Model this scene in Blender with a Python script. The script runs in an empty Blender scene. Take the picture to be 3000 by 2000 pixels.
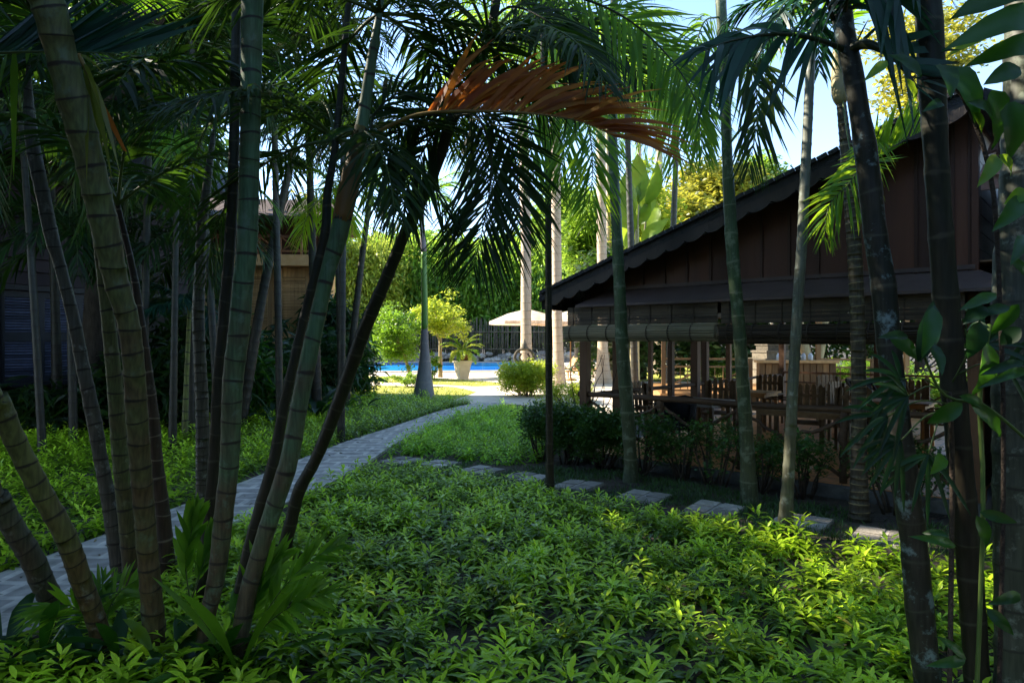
import bpy, math, random
import numpy as np
from mathutils import Vector, Matrix
R = math.radians
rng = np.random.default_rng(7)
scene = bpy.context.scene
COL = scene.collection

# ------------------------------------------------------------ camera, sky, sun
CAMZ = 1.9
F = 2000.0                       # focal length in pixels of the 3000 wide photograph
cam = bpy.data.cameras.new('camera'); camo = bpy.data.objects.new('camera', cam); COL.objects.link(camo)
cam.lens = 24; cam.sensor_width = 36; cam.clip_end = 2000; cam.clip_start = 0.05
camo.location = (0, 0, CAMZ); camo.rotation_euler = (R(90), 0, 0)
scene.camera = camo
SUN_AZ = math.atan2(0.28, -0.90)      # direction towards the sun in plan
SUN_EL = R(37)
sdir = Vector((math.cos(SUN_AZ)*math.cos(SUN_EL), math.sin(SUN_AZ)*math.cos(SUN_EL), math.sin(SUN_EL)))
world = bpy.data.worlds.new("World"); scene.world = world; world.use_nodes = True
nt = world.node_tree; bg = nt.nodes['Background']
sky = nt.nodes.new('ShaderNodeTexSky'); sky.sky_type = 'NISHITA'; sky.sun_disc = False
sky.sun_elevation = SUN_EL; sky.sun_rotation = math.atan2(sdir.x, sdir.y)
sky.air_density = 1.0; sky.dust_density = 0.0; sky.ozone_density = 1.5; sky.altitude = 1200
nt.links.new(sky.outputs[0], bg.inputs[0]); bg.inputs[1].default_value = 0.14
sl = bpy.data.lights.new('sun', 'SUN'); sl.energy = 5.0; sl.angle = R(0.5); sl.color = (1, .90, .74)
so = bpy.data.objects.new('sun', sl); COL.objects.link(so)
so.rotation_euler = sdir.to_track_quat('Z', 'Y').to_euler(); so.location = (0, 0, 40)
scene.view_settings.view_transform = 'Standard'; scene.view_settings.look = 'None'
scene.view_settings.exposure = 1.95; scene.view_settings.gamma = 1.0

# ------------------------------------------------------------ helpers
def P(u, v, Y): return np.array([(u-1500)/F*Y, Y, CAMZ-(v-1000)/F*Y])
def G(u, v, z=0.0):
    Y = (CAMZ-z)*F/(v-1000); return np.array([(u-1500)/F*Y, Y, z])

def tag(o, label=None, cat=None, group=None, kind=None):
    if label: o['label'] = label
    if cat: o['category'] = cat
    if group: o['group'] = group
    if kind: o['kind'] = kind
    return o
def empty(name, loc=(0,0,0), rz=0, label=None, cat=None, group=None):
    o = bpy.data.objects.new(name, None); COL.objects.link(o)
    o.location = loc; o.rotation_euler = (0,0,rz); o.empty_display_size = .2
    return tag(o, label, cat, group)

class MB:
    """collects geometry for ONE mesh"""
    def __init__(s): s.v=[]; s.f=[]; s.m=[]; s.t=[]; s.uv=[]; s.n=0; s.sm=[]
    def add(s, v, f, m=0, tint=None, smooth=True):
        v=np.asarray(v,float).reshape(-1,3)
        s.v.append(v)
        for a in f: s.f.append([i+s.n for i in a])
        s.m.extend([m]*len(f)); s.sm.extend([smooth]*len(f))
        s.t.append(np.full(len(v), rng.random() if tint is None else tint) if np.ndim(tint)==0 else np.asarray(tint,float))
        s.n+=len(v)
    def addnp(s, v, f, m=0, tint=None, smooth=True):
        """v (k,3), f (q,4) int array"""
        s.v.append(v); s.f.extend((f+s.n).tolist()); s.m.extend([m]*len(f)); s.sm.extend([smooth]*len(f))
        s.t.append(tint if tint is not None else rng.random(len(v))); s.n+=len(v)
    def box(s, x0,x1,y0,y1,z0,z1, m=0, tint=None):
        v=[(x,y,z) for x in (x0,x1) for y in (y0,y1) for z in (z0,z1)]
        s.add(v,[(0,1,3,2),(4,6,7,5),(0,4,5,1),(2,3,7,6),(0,2,6,4),(1,5,7,3)],m,tint,False)
    def bar(s, a, b, w, h, m=0, tint=None, up=(0,0,1)):
        a=np.array(a,float); b=np.array(b,float); d=b-a; L=np.linalg.norm(d); d=d/L
        up=np.array(up,float); sd=np.cross(d,up)
        if np.linalg.norm(sd)<1e-3: sd=np.cross(d,(1,0,0))
        sd/=np.linalg.norm(sd); u2=np.cross(sd,d)
        v=[p+sd*x*w/2+u2*y*h/2 for p in (a,b) for x in (-1,1) for y in (-1,1)]
        s.add(v,[(0,2,3,1),(4,5,7,6),(0,1,5,4),(2,6,7,3),(0,4,6,2),(1,3,7,5)],m,tint,False)
    def tube(s, pts, rad, n=8, m=0, tint=None, cap=True):
        pts=np.asarray(pts,float); k=len(pts); rad=np.broadcast_to(np.asarray(rad,float),(k,))
        T=np.gradient(pts,axis=0); T/= np.linalg.norm(T,axis=1)[:,None]+1e-9
        ref=np.array([1.,0,0]) if abs(T[0,0])<.8 else np.array([0,1.,0])
        A=np.cross(T,ref); A/=np.linalg.norm(A,axis=1)[:,None]+1e-9; B=np.cross(T,A)
        th=np.arange(n)*2*math.pi/n
        V=pts[:,None]+rad[:,None,None]*(np.cos(th)[None,:,None]*A[:,None]+np.sin(th)[None,:,None]*B[:,None])
        f=[]
        for i in range(k-1):
            for j in range(n):
                f.append((i*n+j,i*n+(j+1)%n,(i+1)*n+(j+1)%n,(i+1)*n+j))
        if cap: f.append(tuple(range(n))[::-1]); f.append(tuple((k-1)*n+j for j in range(n)))
        s.add(V.reshape(-1,3),f,m,tint,True)
    def lathe(s, prof, c=(0,0,0), n=20, m=0, tint=None, smooth=True, a0=0):
        c=np.array(c,float); v=[]; f=[]
        for (r,z) in prof:
            for j in range(n):
                a=a0+2*math.pi*j/n; v.append(c+np.array([r*math.cos(a),r*math.sin(a),z]))
        for i in range(len(prof)-1):
            for j in range(n): f.append((i*n+j,i*n+(j+1)%n,(i+1)*n+(j+1)%n,(i+1)*n+j))
        f.append(tuple(range(n))[::-1]); f.append(tuple((len(prof)-1)*n+j for j in range(n)))
        s.add(v,f,m,tint,smooth)
    def scatter(s, tv, tf, M, T, m=0, tint=None):
        """instances of template tv (k,3)/tf (q,4) : M (n,3,3) columns=axes, T (n,3)"""
        n=len(T); k=len(tv)
        V=np.einsum('nij,kj->nki',M,tv)+T[:,None,:]
        Fc=(tf[None]+ (np.arange(n)*k)[:,None,None]).reshape(-1,tf.shape[1])
        if tint is None: tint=rng.random(n)
        s.addnp(V.reshape(-1,3),Fc,m,np.repeat(tint,k))
    def build(s, name, mats, parent=None, **kw):
        me=bpy.data.meshes.new(name)
        V=np.concatenate(s.v) if s.v else np.zeros((0,3))
        me.vertices.add(len(V)); me.vertices.foreach_set('co',V.astype(np.float32).ravel())
        ls=np.array([len(a) for a in s.f]); st=np.concatenate([[0],np.cumsum(ls)[:-1]])
        me.loops.add(int(ls.sum())); me.loops.foreach_set('vertex_index',np.concatenate([np.asarray(a) for a in s.f]) if len(set(ls))>1 else np.array(s.f).ravel())
        me.polygons.add(len(s.f)); me.polygons.foreach_set('loop_start',st); me.polygons.foreach_set('loop_total',ls)
        me.polygons.foreach_set('material_index',np.array(s.m)); me.polygons.foreach_set('use_smooth',np.array(s.sm))
        at=me.attributes.new('tint','FLOAT','POINT'); at.data.foreach_set('value',np.concatenate(s.t).astype(np.float32))
        if not isinstance(mats,(list,tuple)): mats=[mats]
        for q in mats: me.materials.append(q)
        me.update(); me.validate()
        o=bpy.data.objects.new(name,me); COL.objects.link(o)
        if parent: o.parent=parent
        return tag(o,kw.get('label'),kw.get('cat'),kw.get('group'),kw.get('kind'))

def recenter(o, loc):
    """give a single-mesh thing its origin at its base"""
    loc=Vector(loc); o.data.transform(Matrix.Translation(-loc)); o.location=loc; return o
def copy_tree(o, parent=None):
    c=o.copy(); COL.objects.link(c); c.parent=parent
    for ch in list(o.children): copy_tree(ch,c)
    return c

# ------------------------------------------------------------ materials
MATS={}
def newmat(name):
    m=bpy.data.materials.new(name); m.use_nodes=True; n=m.node_tree
    return m,n,n.nodes,n.links,n.nodes['Principled BSDF'],n.nodes['Material Output']
def rgb(c): return (c[0],c[1],c[2],1)
def ramp(n,stops):
    r=n.new('ShaderNodeValToRGB'); cr=r.color_ramp
    while len(cr.elements)<len(stops): cr.elements.new(.5)
    for e,(p,c) in zip(cr.elements,stops): e.position=p; e.color=rgb(c)
    return r
def leafmat(name, a, b, tr=None, fac=.35, rough=.42, spec=.5, dead=None):
    m,t,n,l,bs,out=newmat(name)
    at=n.new('ShaderNodeAttribute'); at.attribute_name='tint'
    stops=[(0,a),(.45,[.62*x+.22*y for x,y in zip(a,b)]),(.88,b)] + ([(.97,dead)] if dead else [])
    rp=ramp(n,stops); l.new(at.outputs['Fac'],rp.inputs[0])
    no=n.new('ShaderNodeTexNoise'); no.inputs['Scale'].default_value=3.0; no.inputs['Detail'].default_value=4
    geo=n.new('ShaderNodeNewGeometry'); l.new(geo.outputs['Position'],no.inputs['Vector'])
    hsv=n.new('ShaderNodeHueSaturation'); l.new(rp.outputs[0],hsv.inputs['Color'])
    mr=n.new('ShaderNodeMapRange'); mr.inputs[1].default_value=.3; mr.inputs[2].default_value=.7; mr.inputs[3].default_value=.6; mr.inputs[4].default_value=1.4
    l.new(no.outputs[0],mr.inputs[0]); l.new(mr.outputs[0],hsv.inputs['Value'])
    l.new(hsv.outputs[0],bs.inputs['Base Color'])
    bs.inputs['Roughness'].default_value=rough; bs.inputs['Specular IOR Level'].default_value=spec
    tl=n.new('ShaderNodeBsdfTranslucent'); hs2=n.new('ShaderNodeMix'); hs2.data_type='RGBA'; hs2.blend_type='MIX'
    hs2.inputs[0].default_value=.75; l.new(hsv.outputs[0],hs2.inputs[6]); hs2.inputs[7].default_value=rgb(tr or (b[0]*2.2,b[1]*2.2,b[2]*.8))
    l.new(hs2.outputs[2],tl.inputs[0])
    mx=n.new('ShaderNodeMixShader'); mx.inputs[0].default_value=fac
    l.new(bs.outputs[0],mx.inputs[1]); l.new(tl.outputs[0],mx.inputs[2]); l.new(mx.outputs[0],out.inputs[0])
    return m
def surf(name, a, b, scale=6, rough=.7, bump=.15, detail=6, stretch=(1,1,1), spec=.3, c=None, coord='Object', bscale=None):
    m,t,n,l,bs,out=newmat(name)
    tc=n.new('ShaderNodeTexCoord'); mp=n.new('ShaderNodeMapping'); l.new(tc.outputs[coord],mp.inputs[0]); mp.inputs['Scale'].default_value=stretch
    no=n.new('ShaderNodeTexNoise'); no.inputs['Scale'].default_value=scale; no.inputs['Detail'].default_value=detail; l.new(mp.outputs[0],no.inputs['Vector'])
    rp=ramp(n,[(.3,a),(.7,b)] if c is None else [(.28,a),(.5,b),(.72,c)]); l.new(no.outputs[0],rp.inputs[0])
    at=n.new('ShaderNodeAttribute'); at.attribute_name='tint'
    mr=n.new('ShaderNodeMapRange'); mr.inputs[3].default_value=.6; mr.inputs[4].default_value=1.4; l.new(at.outputs['Fac'],mr.inputs[0])
    hsv=n.new('ShaderNodeHueSaturation'); l.new(rp.outputs[0],hsv.inputs['Color']); l.new(mr.outputs[0],hsv.inputs['Value'])
    l.new(hsv.outputs[0],bs.inputs['Base Color']); bs.inputs['Roughness'].default_value=rough; bs.inputs['Specular IOR Level'].default_value=spec
    bu=n.new('ShaderNodeBump'); bu.inputs['Strength'].default_value=bump*2; bu.inputs['Distance'].default_value=.02
    n2=n.new('ShaderNodeTexNoise'); n2.inputs['Scale'].default_value=bscale or scale*4; n2.inputs['Detail'].default_value=5; l.new(mp.outputs[0],n2.inputs['Vector'])
    l.new(n2.outputs[0],bu.inputs['Height']); l.new(bu.outputs[0],bs.inputs['Normal'])
    return m
def trunkmat(name, top, low, ring=(.02,.016,.012), z0=.6, z1=3.0, lichen=(.30,.34,.30), lich=.5, rough=.55, ringw=.07, vein=.3):
    """ringed palm stem: UV.y counts nodes, UV.x goes round"""
    m,t,n,l,bs,out=newmat(name)
    tc=n.new('ShaderNodeTexCoord'); sp=n.new('ShaderNodeSeparateXYZ'); geo=n.new('ShaderNodeNewGeometry')
    a=n.new('ShaderNodeAttribute'); a.attribute_name='node'
    fr=n.new('ShaderNodeMath'); fr.operation='FRACT'; l.new(a.outputs['Fac'],fr.inputs[0])
    pp=n.new('ShaderNodeMath'); pp.operation='PINGPONG'; pp.inputs[1].default_value=.5; l.new(a.outputs['Fac'],pp.inputs[0])
    nz=n.new('ShaderNodeTexNoise'); nz.inputs['Scale'].default_value=14; nz.inputs['Detail'].default_value=5; l.new(geo.outputs['Position'],nz.inputs['Vector'])
    l.new(geo.outputs['Position'],sp.inputs[0])
    zr=n.new('ShaderNodeMapRange'); zr.inputs[1].default_value=z0; zr.inputs[2].default_value=z1; l.new(sp.outputs[2],zr.inputs[0])
    ad=n.new('ShaderNodeMath'); ad.operation='ADD'; l.new(zr.outputs[0],ad.inputs[0])
    n3=n.new('ShaderNodeTexNoise'); n3.inputs['Scale'].default_value=5; n3.inputs['Detail'].default_value=6; l.new(geo.outputs['Position'],n3.inputs['Vector'])
    sc=n.new('ShaderNodeMath'); sc.operation='MULTIPLY_ADD'; sc.inputs[1].default_value=2.6; sc.inputs[2].default_value=-1.3; l.new(n3.outputs[0],sc.inputs[0]); l.new(sc.outputs[0],ad.inputs[1])
    mx=n.new('ShaderNodeMix'); mx.data_type='RGBA'; mx.clamp_factor=True; l.new(ad.outputs[0],mx.inputs[0]); mx.inputs[6].default_value=rgb(low); mx.inputs[7].default_value=rgb(top)
    # vertical streaks
    mp=n.new('ShaderNodeMapping'); mp.inputs['Scale'].default_value=(1,1,.08); l.new(geo.outputs['Position'],mp.inputs[0])
    st=n.new('ShaderNodeTexNoise'); st.inputs['Scale'].default_value=60; st.inputs['Detail'].default_value=3; l.new(mp.outputs[0],st.inputs['Vector'])
    sm=n.new('ShaderNodeMapRange'); sm.inputs[1].default_value=.35; sm.inputs[2].default_value=.65; sm.inputs[3].default_value=1-vein; sm.inputs[4].default_value=1+vein; l.new(st.outputs[0],sm.inputs[0])
    hs=n.new('ShaderNodeHueSaturation'); l.new(mx.outputs[2],hs.inputs['Color']); l.new(sm.outputs[0],hs.inputs['Value'])
    # lichen
    vo=n.new('ShaderNodeTexNoise'); vo.inputs['Scale'].default_value=9; vo.inputs['Detail'].default_value=8; vo.inputs['Roughness'].default_value=.7
    l.new(geo.outputs['Position'],vo.inputs['Vector'])
    lr=ramp(n,[(.62-.12*lich,(0,0,0)),(.70-.1*lich,(1,1,1))]); l.new(vo.outputs[0],lr.inputs[0])
    lf=n.new('ShaderNodeMath'); lf.operation='MULTIPLY'; lf.inputs[1].default_value=min(1,lich); l.new(lr.outputs[0],lf.inputs[0])
    m2=n.new('ShaderNodeMix'); m2.data_type='RGBA'; l.new(lf.outputs[0],m2.inputs[0]); l.new(hs.outputs[0],m2.inputs[6]); m2.inputs[7].default_value=rgb(lichen)
    # rings
    wb=n.new('ShaderNodeMath'); wb.operation='MULTIPLY_ADD'; wb.inputs[1].default_value=.10; l.new(nz.outputs[0],wb.inputs[0]); l.new(pp.outputs[0],wb.inputs[2])
    rr=ramp(n,[(.05+ringw*.35,(1,1,1)),(.05+ringw*.35+.04,(0,0,0))]); l.new(wb.outputs[0],rr.inputs[0])
    m3=n.new('ShaderNodeMix'); m3.data_type='RGBA'; l.new(rr.outputs[0],m3.inputs[0]); l.new(m2.outputs[2],m3.inputs[6]); m3.inputs[7].default_value=rgb(ring)
    l.new(m3.outputs[2],bs.inputs['Base Color']); bs.inputs['Roughness'].default_value=rough; bs.inputs['Specular IOR Level'].default_value=.35
    bu=n.new('ShaderNodeBump'); bu.inputs['Strength'].default_value=.5; bu.inputs['Distance'].default_value=.004; l.new(vo.outputs[0],bu.inputs['Height']); l.new(bu.outputs[0],bs.inputs['Normal'])
    return m

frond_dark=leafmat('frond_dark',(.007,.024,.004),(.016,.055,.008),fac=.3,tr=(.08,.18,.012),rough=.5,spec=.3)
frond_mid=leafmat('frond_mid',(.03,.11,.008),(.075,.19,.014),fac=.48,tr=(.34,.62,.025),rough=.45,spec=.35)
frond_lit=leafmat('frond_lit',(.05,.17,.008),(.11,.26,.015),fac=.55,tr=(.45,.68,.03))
frond_teal=leafmat('frond_teal',(.007,.035,.024),(.012,.055,.034),fac=.25,tr=(.04,.18,.05),rough=.42,spec=.35)
frond_dead=leafmat('frond_dead',(.30,.08,.012),(.60,.28,.035),fac=.5,tr=(.62,.19,.02),rough=.55)
frond_yel=leafmat('frond_yellow',(.08,.11,.015),(.16,.16,.02),fac=.45,tr=(.35,.4,.05))
cover_near=leafmat('cover_leaf',(.014,.075,.003),(.56,.82,.03),fac=.28,tr=(.44,.72,.03),rough=.36,spec=.42,dead=(.32,.30,.04))  # dark end also stands in for shade between the leaves
cover_far=leafmat('cover_leaf_far',(.06,.24,.006),(.52,.82,.035),fac=.38,tr=(.5,.82,.03),rough=.42)
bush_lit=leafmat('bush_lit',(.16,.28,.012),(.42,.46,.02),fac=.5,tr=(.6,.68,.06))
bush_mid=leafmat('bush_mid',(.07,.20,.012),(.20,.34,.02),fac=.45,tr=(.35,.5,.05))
hedge_dark=leafmat('hedge_dark',(.02,.07,.012),(.05,.14,.025),fac=.25,tr=(.2,.34,.03),rough=.4,spec=.4)
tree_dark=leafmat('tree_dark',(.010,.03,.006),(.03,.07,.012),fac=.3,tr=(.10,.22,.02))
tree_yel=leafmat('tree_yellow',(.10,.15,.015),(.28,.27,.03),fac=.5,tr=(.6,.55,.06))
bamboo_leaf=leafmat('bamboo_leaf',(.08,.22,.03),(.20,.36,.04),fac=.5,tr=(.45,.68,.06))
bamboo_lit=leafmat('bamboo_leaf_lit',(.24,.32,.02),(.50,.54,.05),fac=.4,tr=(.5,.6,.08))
broad_dark=leafmat('broad_leaf',(.008,.038,.004),(.02,.08,.007),fac=.3,tr=(.12,.38,.02),rough=.4,spec=.4)
broad_blue=leafmat('broad_leaf_glossy',(.006,.028,.008),(.014,.055,.014),fac=.22,tr=(.05,.18,.03),rough=.42,spec=.35)
banana_m=leafmat('banana_leaf',(.07,.17,.015),(.16,.26,.02),fac=.5,tr=(.42,.55,.04))
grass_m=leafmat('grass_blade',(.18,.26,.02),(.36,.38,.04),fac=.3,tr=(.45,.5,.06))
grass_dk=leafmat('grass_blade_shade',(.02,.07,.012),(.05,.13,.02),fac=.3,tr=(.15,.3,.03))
litter_m=leafmat('leaf_litter',(.03,.018,.01),(.09,.055,.03),fac=.1,tr=(.15,.1,.05),rough=.7)

t_green=trunkmat('stem_green',(.085,.105,.034),(.08,.055,.026),z0=1.0,z1=2.8,lich=.55,lichen=(.10,.14,.09))
t_teal=trunkmat('stem_green_grey',(.055,.115,.055),(.072,.052,.028),z0=.4,z1=2.2,lich=.6,lichen=(.11,.17,.12))
t_tan=trunkmat('stem_tan',(.08,.095,.034),(.07,.048,.022),z0=.2,z1=1.6,lich=.35,lichen=(.30,.32,.22))
t_grey=trunkmat('stem_grey',(.08,.08,.066),(.06,.05,.04),z0=.3,z1=2.5,lich=.5,lichen=(.32,.34,.32))
t_dark=trunkmat('stem_dark',(.015,.018,.010),(.022,.017,.010),lich=.1,lichen=(.06,.07,.05),ring=(.055,.05,.035),ringw=.02)
t_dark2=trunkmat('stem_dark_spotted',(.017,.020,.014),(.045,.038,.028),z0=.4,z1=1.6,lich=.55,lichen=(.30,.42,.42),ring=(.06,.06,.045),ringw=.01)
t_mottle=trunkmat('stem_mottled',(.035,.065,.025),(.045,.055,.024),lich=.75,lichen=(.15,.18,.12),ring=(.12,.14,.09),ringw=.02)
t_royal=trunkmat('royal_trunk',(.46,.36,.26),(.42,.33,.23),lich=.3,lichen=(.52,.45,.34),ring=(.24,.17,.11),ringw=.03,vein=.12)
t_bottle=trunkmat('bottle_trunk',(.14,.13,.13),(.17,.17,.17),z0=1,z1=2,lich=.3,lichen=(.26,.26,.26),ring=(.22,.20,.18),ringw=.02,vein=.12)
shaft_green=surf('crownshaft_green',(.07,.17,.03),(.12,.22,.05),3,.35,.03,stretch=(1,1,.2))
shaft_cream=surf('crownshaft_cream',(.42,.36,.18),(.30,.26,.14),4,.4,.05,stretch=(1,1,.2))
shaft_orange=surf('sheath_orange',(.16,.065,.018),(.05,.06,.02),5,.5,.1,stretch=(1,1,.15))
shaft_purple=surf('crownshaft_purple',(.10,.09,.11),(.16,.14,.15),5,.45,.05,stretch=(1,1,.2))
rachis_g=surf('rachis_green',(.05,.09,.02),(.09,.13,.03),6,.45,.05)
rachis_d=surf('rachis_dead',(.22,.14,.04),(.32,.22,.06),6,.5,.1)
rachis_k=surf('rachis_dark',(.02,.03,.012),(.035,.045,.02),6,.45,.05)
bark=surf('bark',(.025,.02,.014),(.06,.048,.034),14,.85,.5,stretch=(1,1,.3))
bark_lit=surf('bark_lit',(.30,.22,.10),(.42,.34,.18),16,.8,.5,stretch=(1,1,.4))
twig=surf('twig',(.035,.025,.018),(.07,.05,.035),20,.8,.3)
wood_dk=surf('wood_dark',(.012,.008,.006),(.024,.014,.010),9,.55,.2,stretch=(1,1,.12),spec=.4)
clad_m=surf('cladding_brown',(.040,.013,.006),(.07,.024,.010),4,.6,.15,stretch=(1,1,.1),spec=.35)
trim_m=surf('trim_mauve',(.062,.042,.037),(.085,.058,.05),4,.6,.1,spec=.3)
roof_m=surf('roof_dark',(.010,.010,.011),(.022,.022,.025),12,.6,.3)
thatch_m=surf('eave_thatch',(.01,.008,.006),(.02,.016,.012),30,.9,.6)
log_m=surf('log_rail',(.06,.032,.016),(.11,.062,.032),10,.65,.4,stretch=(.2,1,1))
post_m=surf('post_wood',(.08,.038,.018),(.13,.062,.03),10,.6,.2,stretch=(1,1,.12))
teak_m=surf('teak',(.42,.22,.08),(.55,.32,.13),12,.55,.15)
chairw=surf('chair_wood',(.12,.072,.032),(.19,.12,.06),14,.6,.15)
tablew=surf('table_top',(.36,.36,.33),(.46,.45,.42),10,.4,.05)
wood_lt=surf('wood_light',(.20,.10,.035),(.30,.16,.06),8,.55,.2,stretch=(1,1,.15))
slat_dk=surf('slat_dark',(.035,.024,.013),(.065,.046,.027),18,.6,.2,stretch=(.1,1,1))
slat_lt=surf('slat_pale',(.19,.16,.10),(.30,.26,.17),18,.5,.2,stretch=(.1,1,1))
concrete=surf('kerb_concrete',(.08,.08,.078),(.14,.14,.135),7,.85,.4)
stone_m=surf('rock',(.16,.14,.12),(.34,.31,.27),5,.9,.8)
stone_dk=surf('carved_stone',(.08,.07,.05),(.16,.135,.10),10,.85,.6)
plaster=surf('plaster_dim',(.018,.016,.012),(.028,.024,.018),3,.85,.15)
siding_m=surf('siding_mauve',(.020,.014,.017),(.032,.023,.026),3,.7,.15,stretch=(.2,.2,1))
frame_dk=surf('frame_dark',(.008,.010,.014),(.012,.015,.02),8,.5,.1)
shutter_m=surf('shutter_slat',(.07,.08,.13),(.10,.115,.18),8,.45,.1)
bamboo_wall=surf('bamboo_wall',(.42,.26,.11),(.55,.36,.17),12,.6,.3,stretch=(1,1,.1))
ochre=surf('ochre_board',(.42,.25,.10),(.5,.32,.15),5,.65,.15)
pot_m=surf('pot_clay',(.52,.46,.32),(.60,.54,.40),4,.7,.1)
canvas=surf('parasol_canvas',(.74,.66,.56),(.80,.73,.64),3,.8,.05)
soil_m=None

def soil():
    m,t,n,l,bs,out=newmat('soil')
    tc=n.new('ShaderNodeTexCoord')
    a=n.new('ShaderNodeTexNoise'); a.inputs['Scale'].default_value=.9; a.inputs['Detail'].default_value=8; l.new(tc.outputs['Object'],a.inputs['Vector'])
    b=n.new('ShaderNodeTexVoronoi'); b.inputs['Scale'].default_value=26; l.new(tc.outputs['Object'],b.inputs['Vector'])
    rp=ramp(n,[(.3,(.012,.009,.006)),(.55,(.028,.021,.014)),(.75,(.06,.046,.03))]); 
    mx=n.new('ShaderNodeMath'); mx.operation='MULTIPLY_ADD'; mx.inputs[1].default_value=.35; l.new(b.outputs['Distance'],mx.inputs[0]); l.new(a.outputs[0],mx.inputs[2])
    l.new(mx.outputs[0],rp.inputs[0]); l.new(rp.outputs[0],bs.inputs['Base Color']); bs.inputs['Roughness'].default_value=.95
    bu=n.new('ShaderNodeBump'); bu.inputs['Strength'].default_value=.8; bu.inputs['Distance'].default_value=.03; l.new(mx.outputs[0],bu.inputs['Height']); l.new(bu.outputs[0],bs.inputs['Normal'])
    return m
def brickmat(name,c1,c2,mortar,bw,rh,ms,off=.5,rot=0,rough=.75,scale=1.0,bump=.4,loc=(0,0,0)):
    m,t,n,l,bs,out=newmat(name)
    tc=n.new('ShaderNodeTexCoord'); mp=n.new('ShaderNodeMapping'); mp.inputs['Rotation'].default_value=(0,0,rot); mp.inputs['Location'].default_value=loc; l.new(tc.outputs['Object'],mp.inputs[0])
    wn=n.new('ShaderNodeTexNoise'); wn.inputs['Scale'].default_value=5; l.new(tc.outputs['Object'],wn.inputs['Vector'])
    va=n.new('ShaderNodeVectorMath'); va.operation='MULTIPLY_ADD'; va.inputs[1].default_value=(.03,.03,0); l.new(wn.outputs['Color'],va.inputs[0]); l.new(mp.outputs[0],va.inputs[2])
    b=n.new('ShaderNodeTexBrick'); b.inputs['Scale'].default_value=scale; b.inputs['Brick Width'].default_value=bw; b.inputs['Row Height'].default_value=rh
    b.inputs['Mortar Size'].default_value=ms; b.inputs['Mortar Smooth'].default_value=.3; b.offset=off; b.inputs['Color1'].default_value=rgb(c1); b.inputs['Color2'].default_value=rgb(c2); b.inputs['Mortar'].default_value=rgb(mortar)
    l.new(va.outputs[0],b.inputs['Vector'])
    no=n.new('ShaderNodeTexNoise'); no.inputs['Scale'].default_value=7; no.inputs['Detail'].default_value=8; l.new(tc.outputs['Object'],no.inputs['Vector'])
    mr=n.new('ShaderNodeMapRange'); mr.inputs[1].default_value=.3; mr.inputs[2].default_value=.7; mr.inputs[3].default_value=.65; mr.inputs[4].default_value=1.3; l.new(no.outputs[0],mr.inputs[0])
    hs=n.new('ShaderNodeHueSaturation'); l.new(b.outputs[0],hs.inputs['Color']); l.new(mr.outputs[0],hs.inputs['Value']); l.new(hs.outputs[0],bs.inputs['Base Color'])
    bs.inputs['Roughness'].default_value=rough
    bu=n.new('ShaderNodeBump'); bu.inputs['Strength'].default_value=bump; bu.inputs['Distance'].default_value=.01; bu.invert=True
    l.new(b.outputs['Fac'],bu.inputs['Height']); l.new(bu.outputs[0],bs.inputs['Normal'])
    return m
soil_m=soil()
paver_m=brickmat('path_pavers',(.29,.26,.225),(.40,.365,.32),(.55,.50,.43),.44,.31,.042)
terra_m=brickmat('terracotta_tiles',(.62,.25,.08),(.72,.32,.12),(.18,.10,.06),.3,.3,.008,off=0,rough=.35)
deck_m=surf('deck_stone',(.54,.45,.35),(.68,.58,.46),2.5,.8,.15)
lawn_m=surf('lawn_base',(.22,.24,.03),(.36,.33,.06),5,.9,.4)
def water():
    m,t,n,l,bs,out=newmat('pool_water')
    tc=n.new('ShaderNodeTexCoord'); no=n.new('ShaderNodeTexNoise'); no.inputs['Scale'].default_value=1.6; no.inputs['Detail'].default_value=4; l.new(tc.outputs['Object'],no.inputs['Vector'])
    n2=n.new('ShaderNodeTexNoise'); n2.inputs['Scale'].default_value=.12; l.new(tc.outputs['Object'],n2.inputs['Vector'])
    rp=ramp(n,[(.4,(.006,.11,.42)),(.62,(.015,.30,.58))]); l.new(n2.outputs[0],rp.inputs[0]); l.new(rp.outputs[0],bs.inputs['Base Color'])
    bs.inputs['Roughness'].default_value=.25; bs.inputs['Specular IOR Level'].default_value=.25
    bu=n.new('ShaderNodeBump'); bu.inputs['Strength'].default_value=.8; bu.inputs['Distance'].default_value=.06; l.new(no.outputs[0],bu.inputs['Height']); l.new(bu.outputs[0],bs.inputs['Normal'])
    return m
water_m=water()

# ------------------------------------------------------------ plant generators
def catmull(pts, n):
    pts=np.asarray(pts,float); k=len(pts)
    q=np.vstack([2*pts[0]-pts[1],pts,2*pts[-1]-pts[-2]])
    seg=np.linalg.norm(np.diff(pts[:,:3],axis=0),axis=1); cum=np.concatenate([[0],np.cumsum(seg)])
    out=[]
    for s in np.linspace(0,cum[-1],n):
        i=min(np.searchsorted(cum,s,side='right')-1,k-2); t=(s-cum[i])/max(seg[i],1e-9)
        p0,p1,p2,p3=q[i],q[i+1],q[i+2],q[i+3]
        out.append(.5*((2*p1)+(-p0+p2)*t+(2*p0-5*p1+4*p2-p3)*t*t+(-p0+3*p1-3*p2+p3)*t**3))
    return np.array(out)

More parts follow.
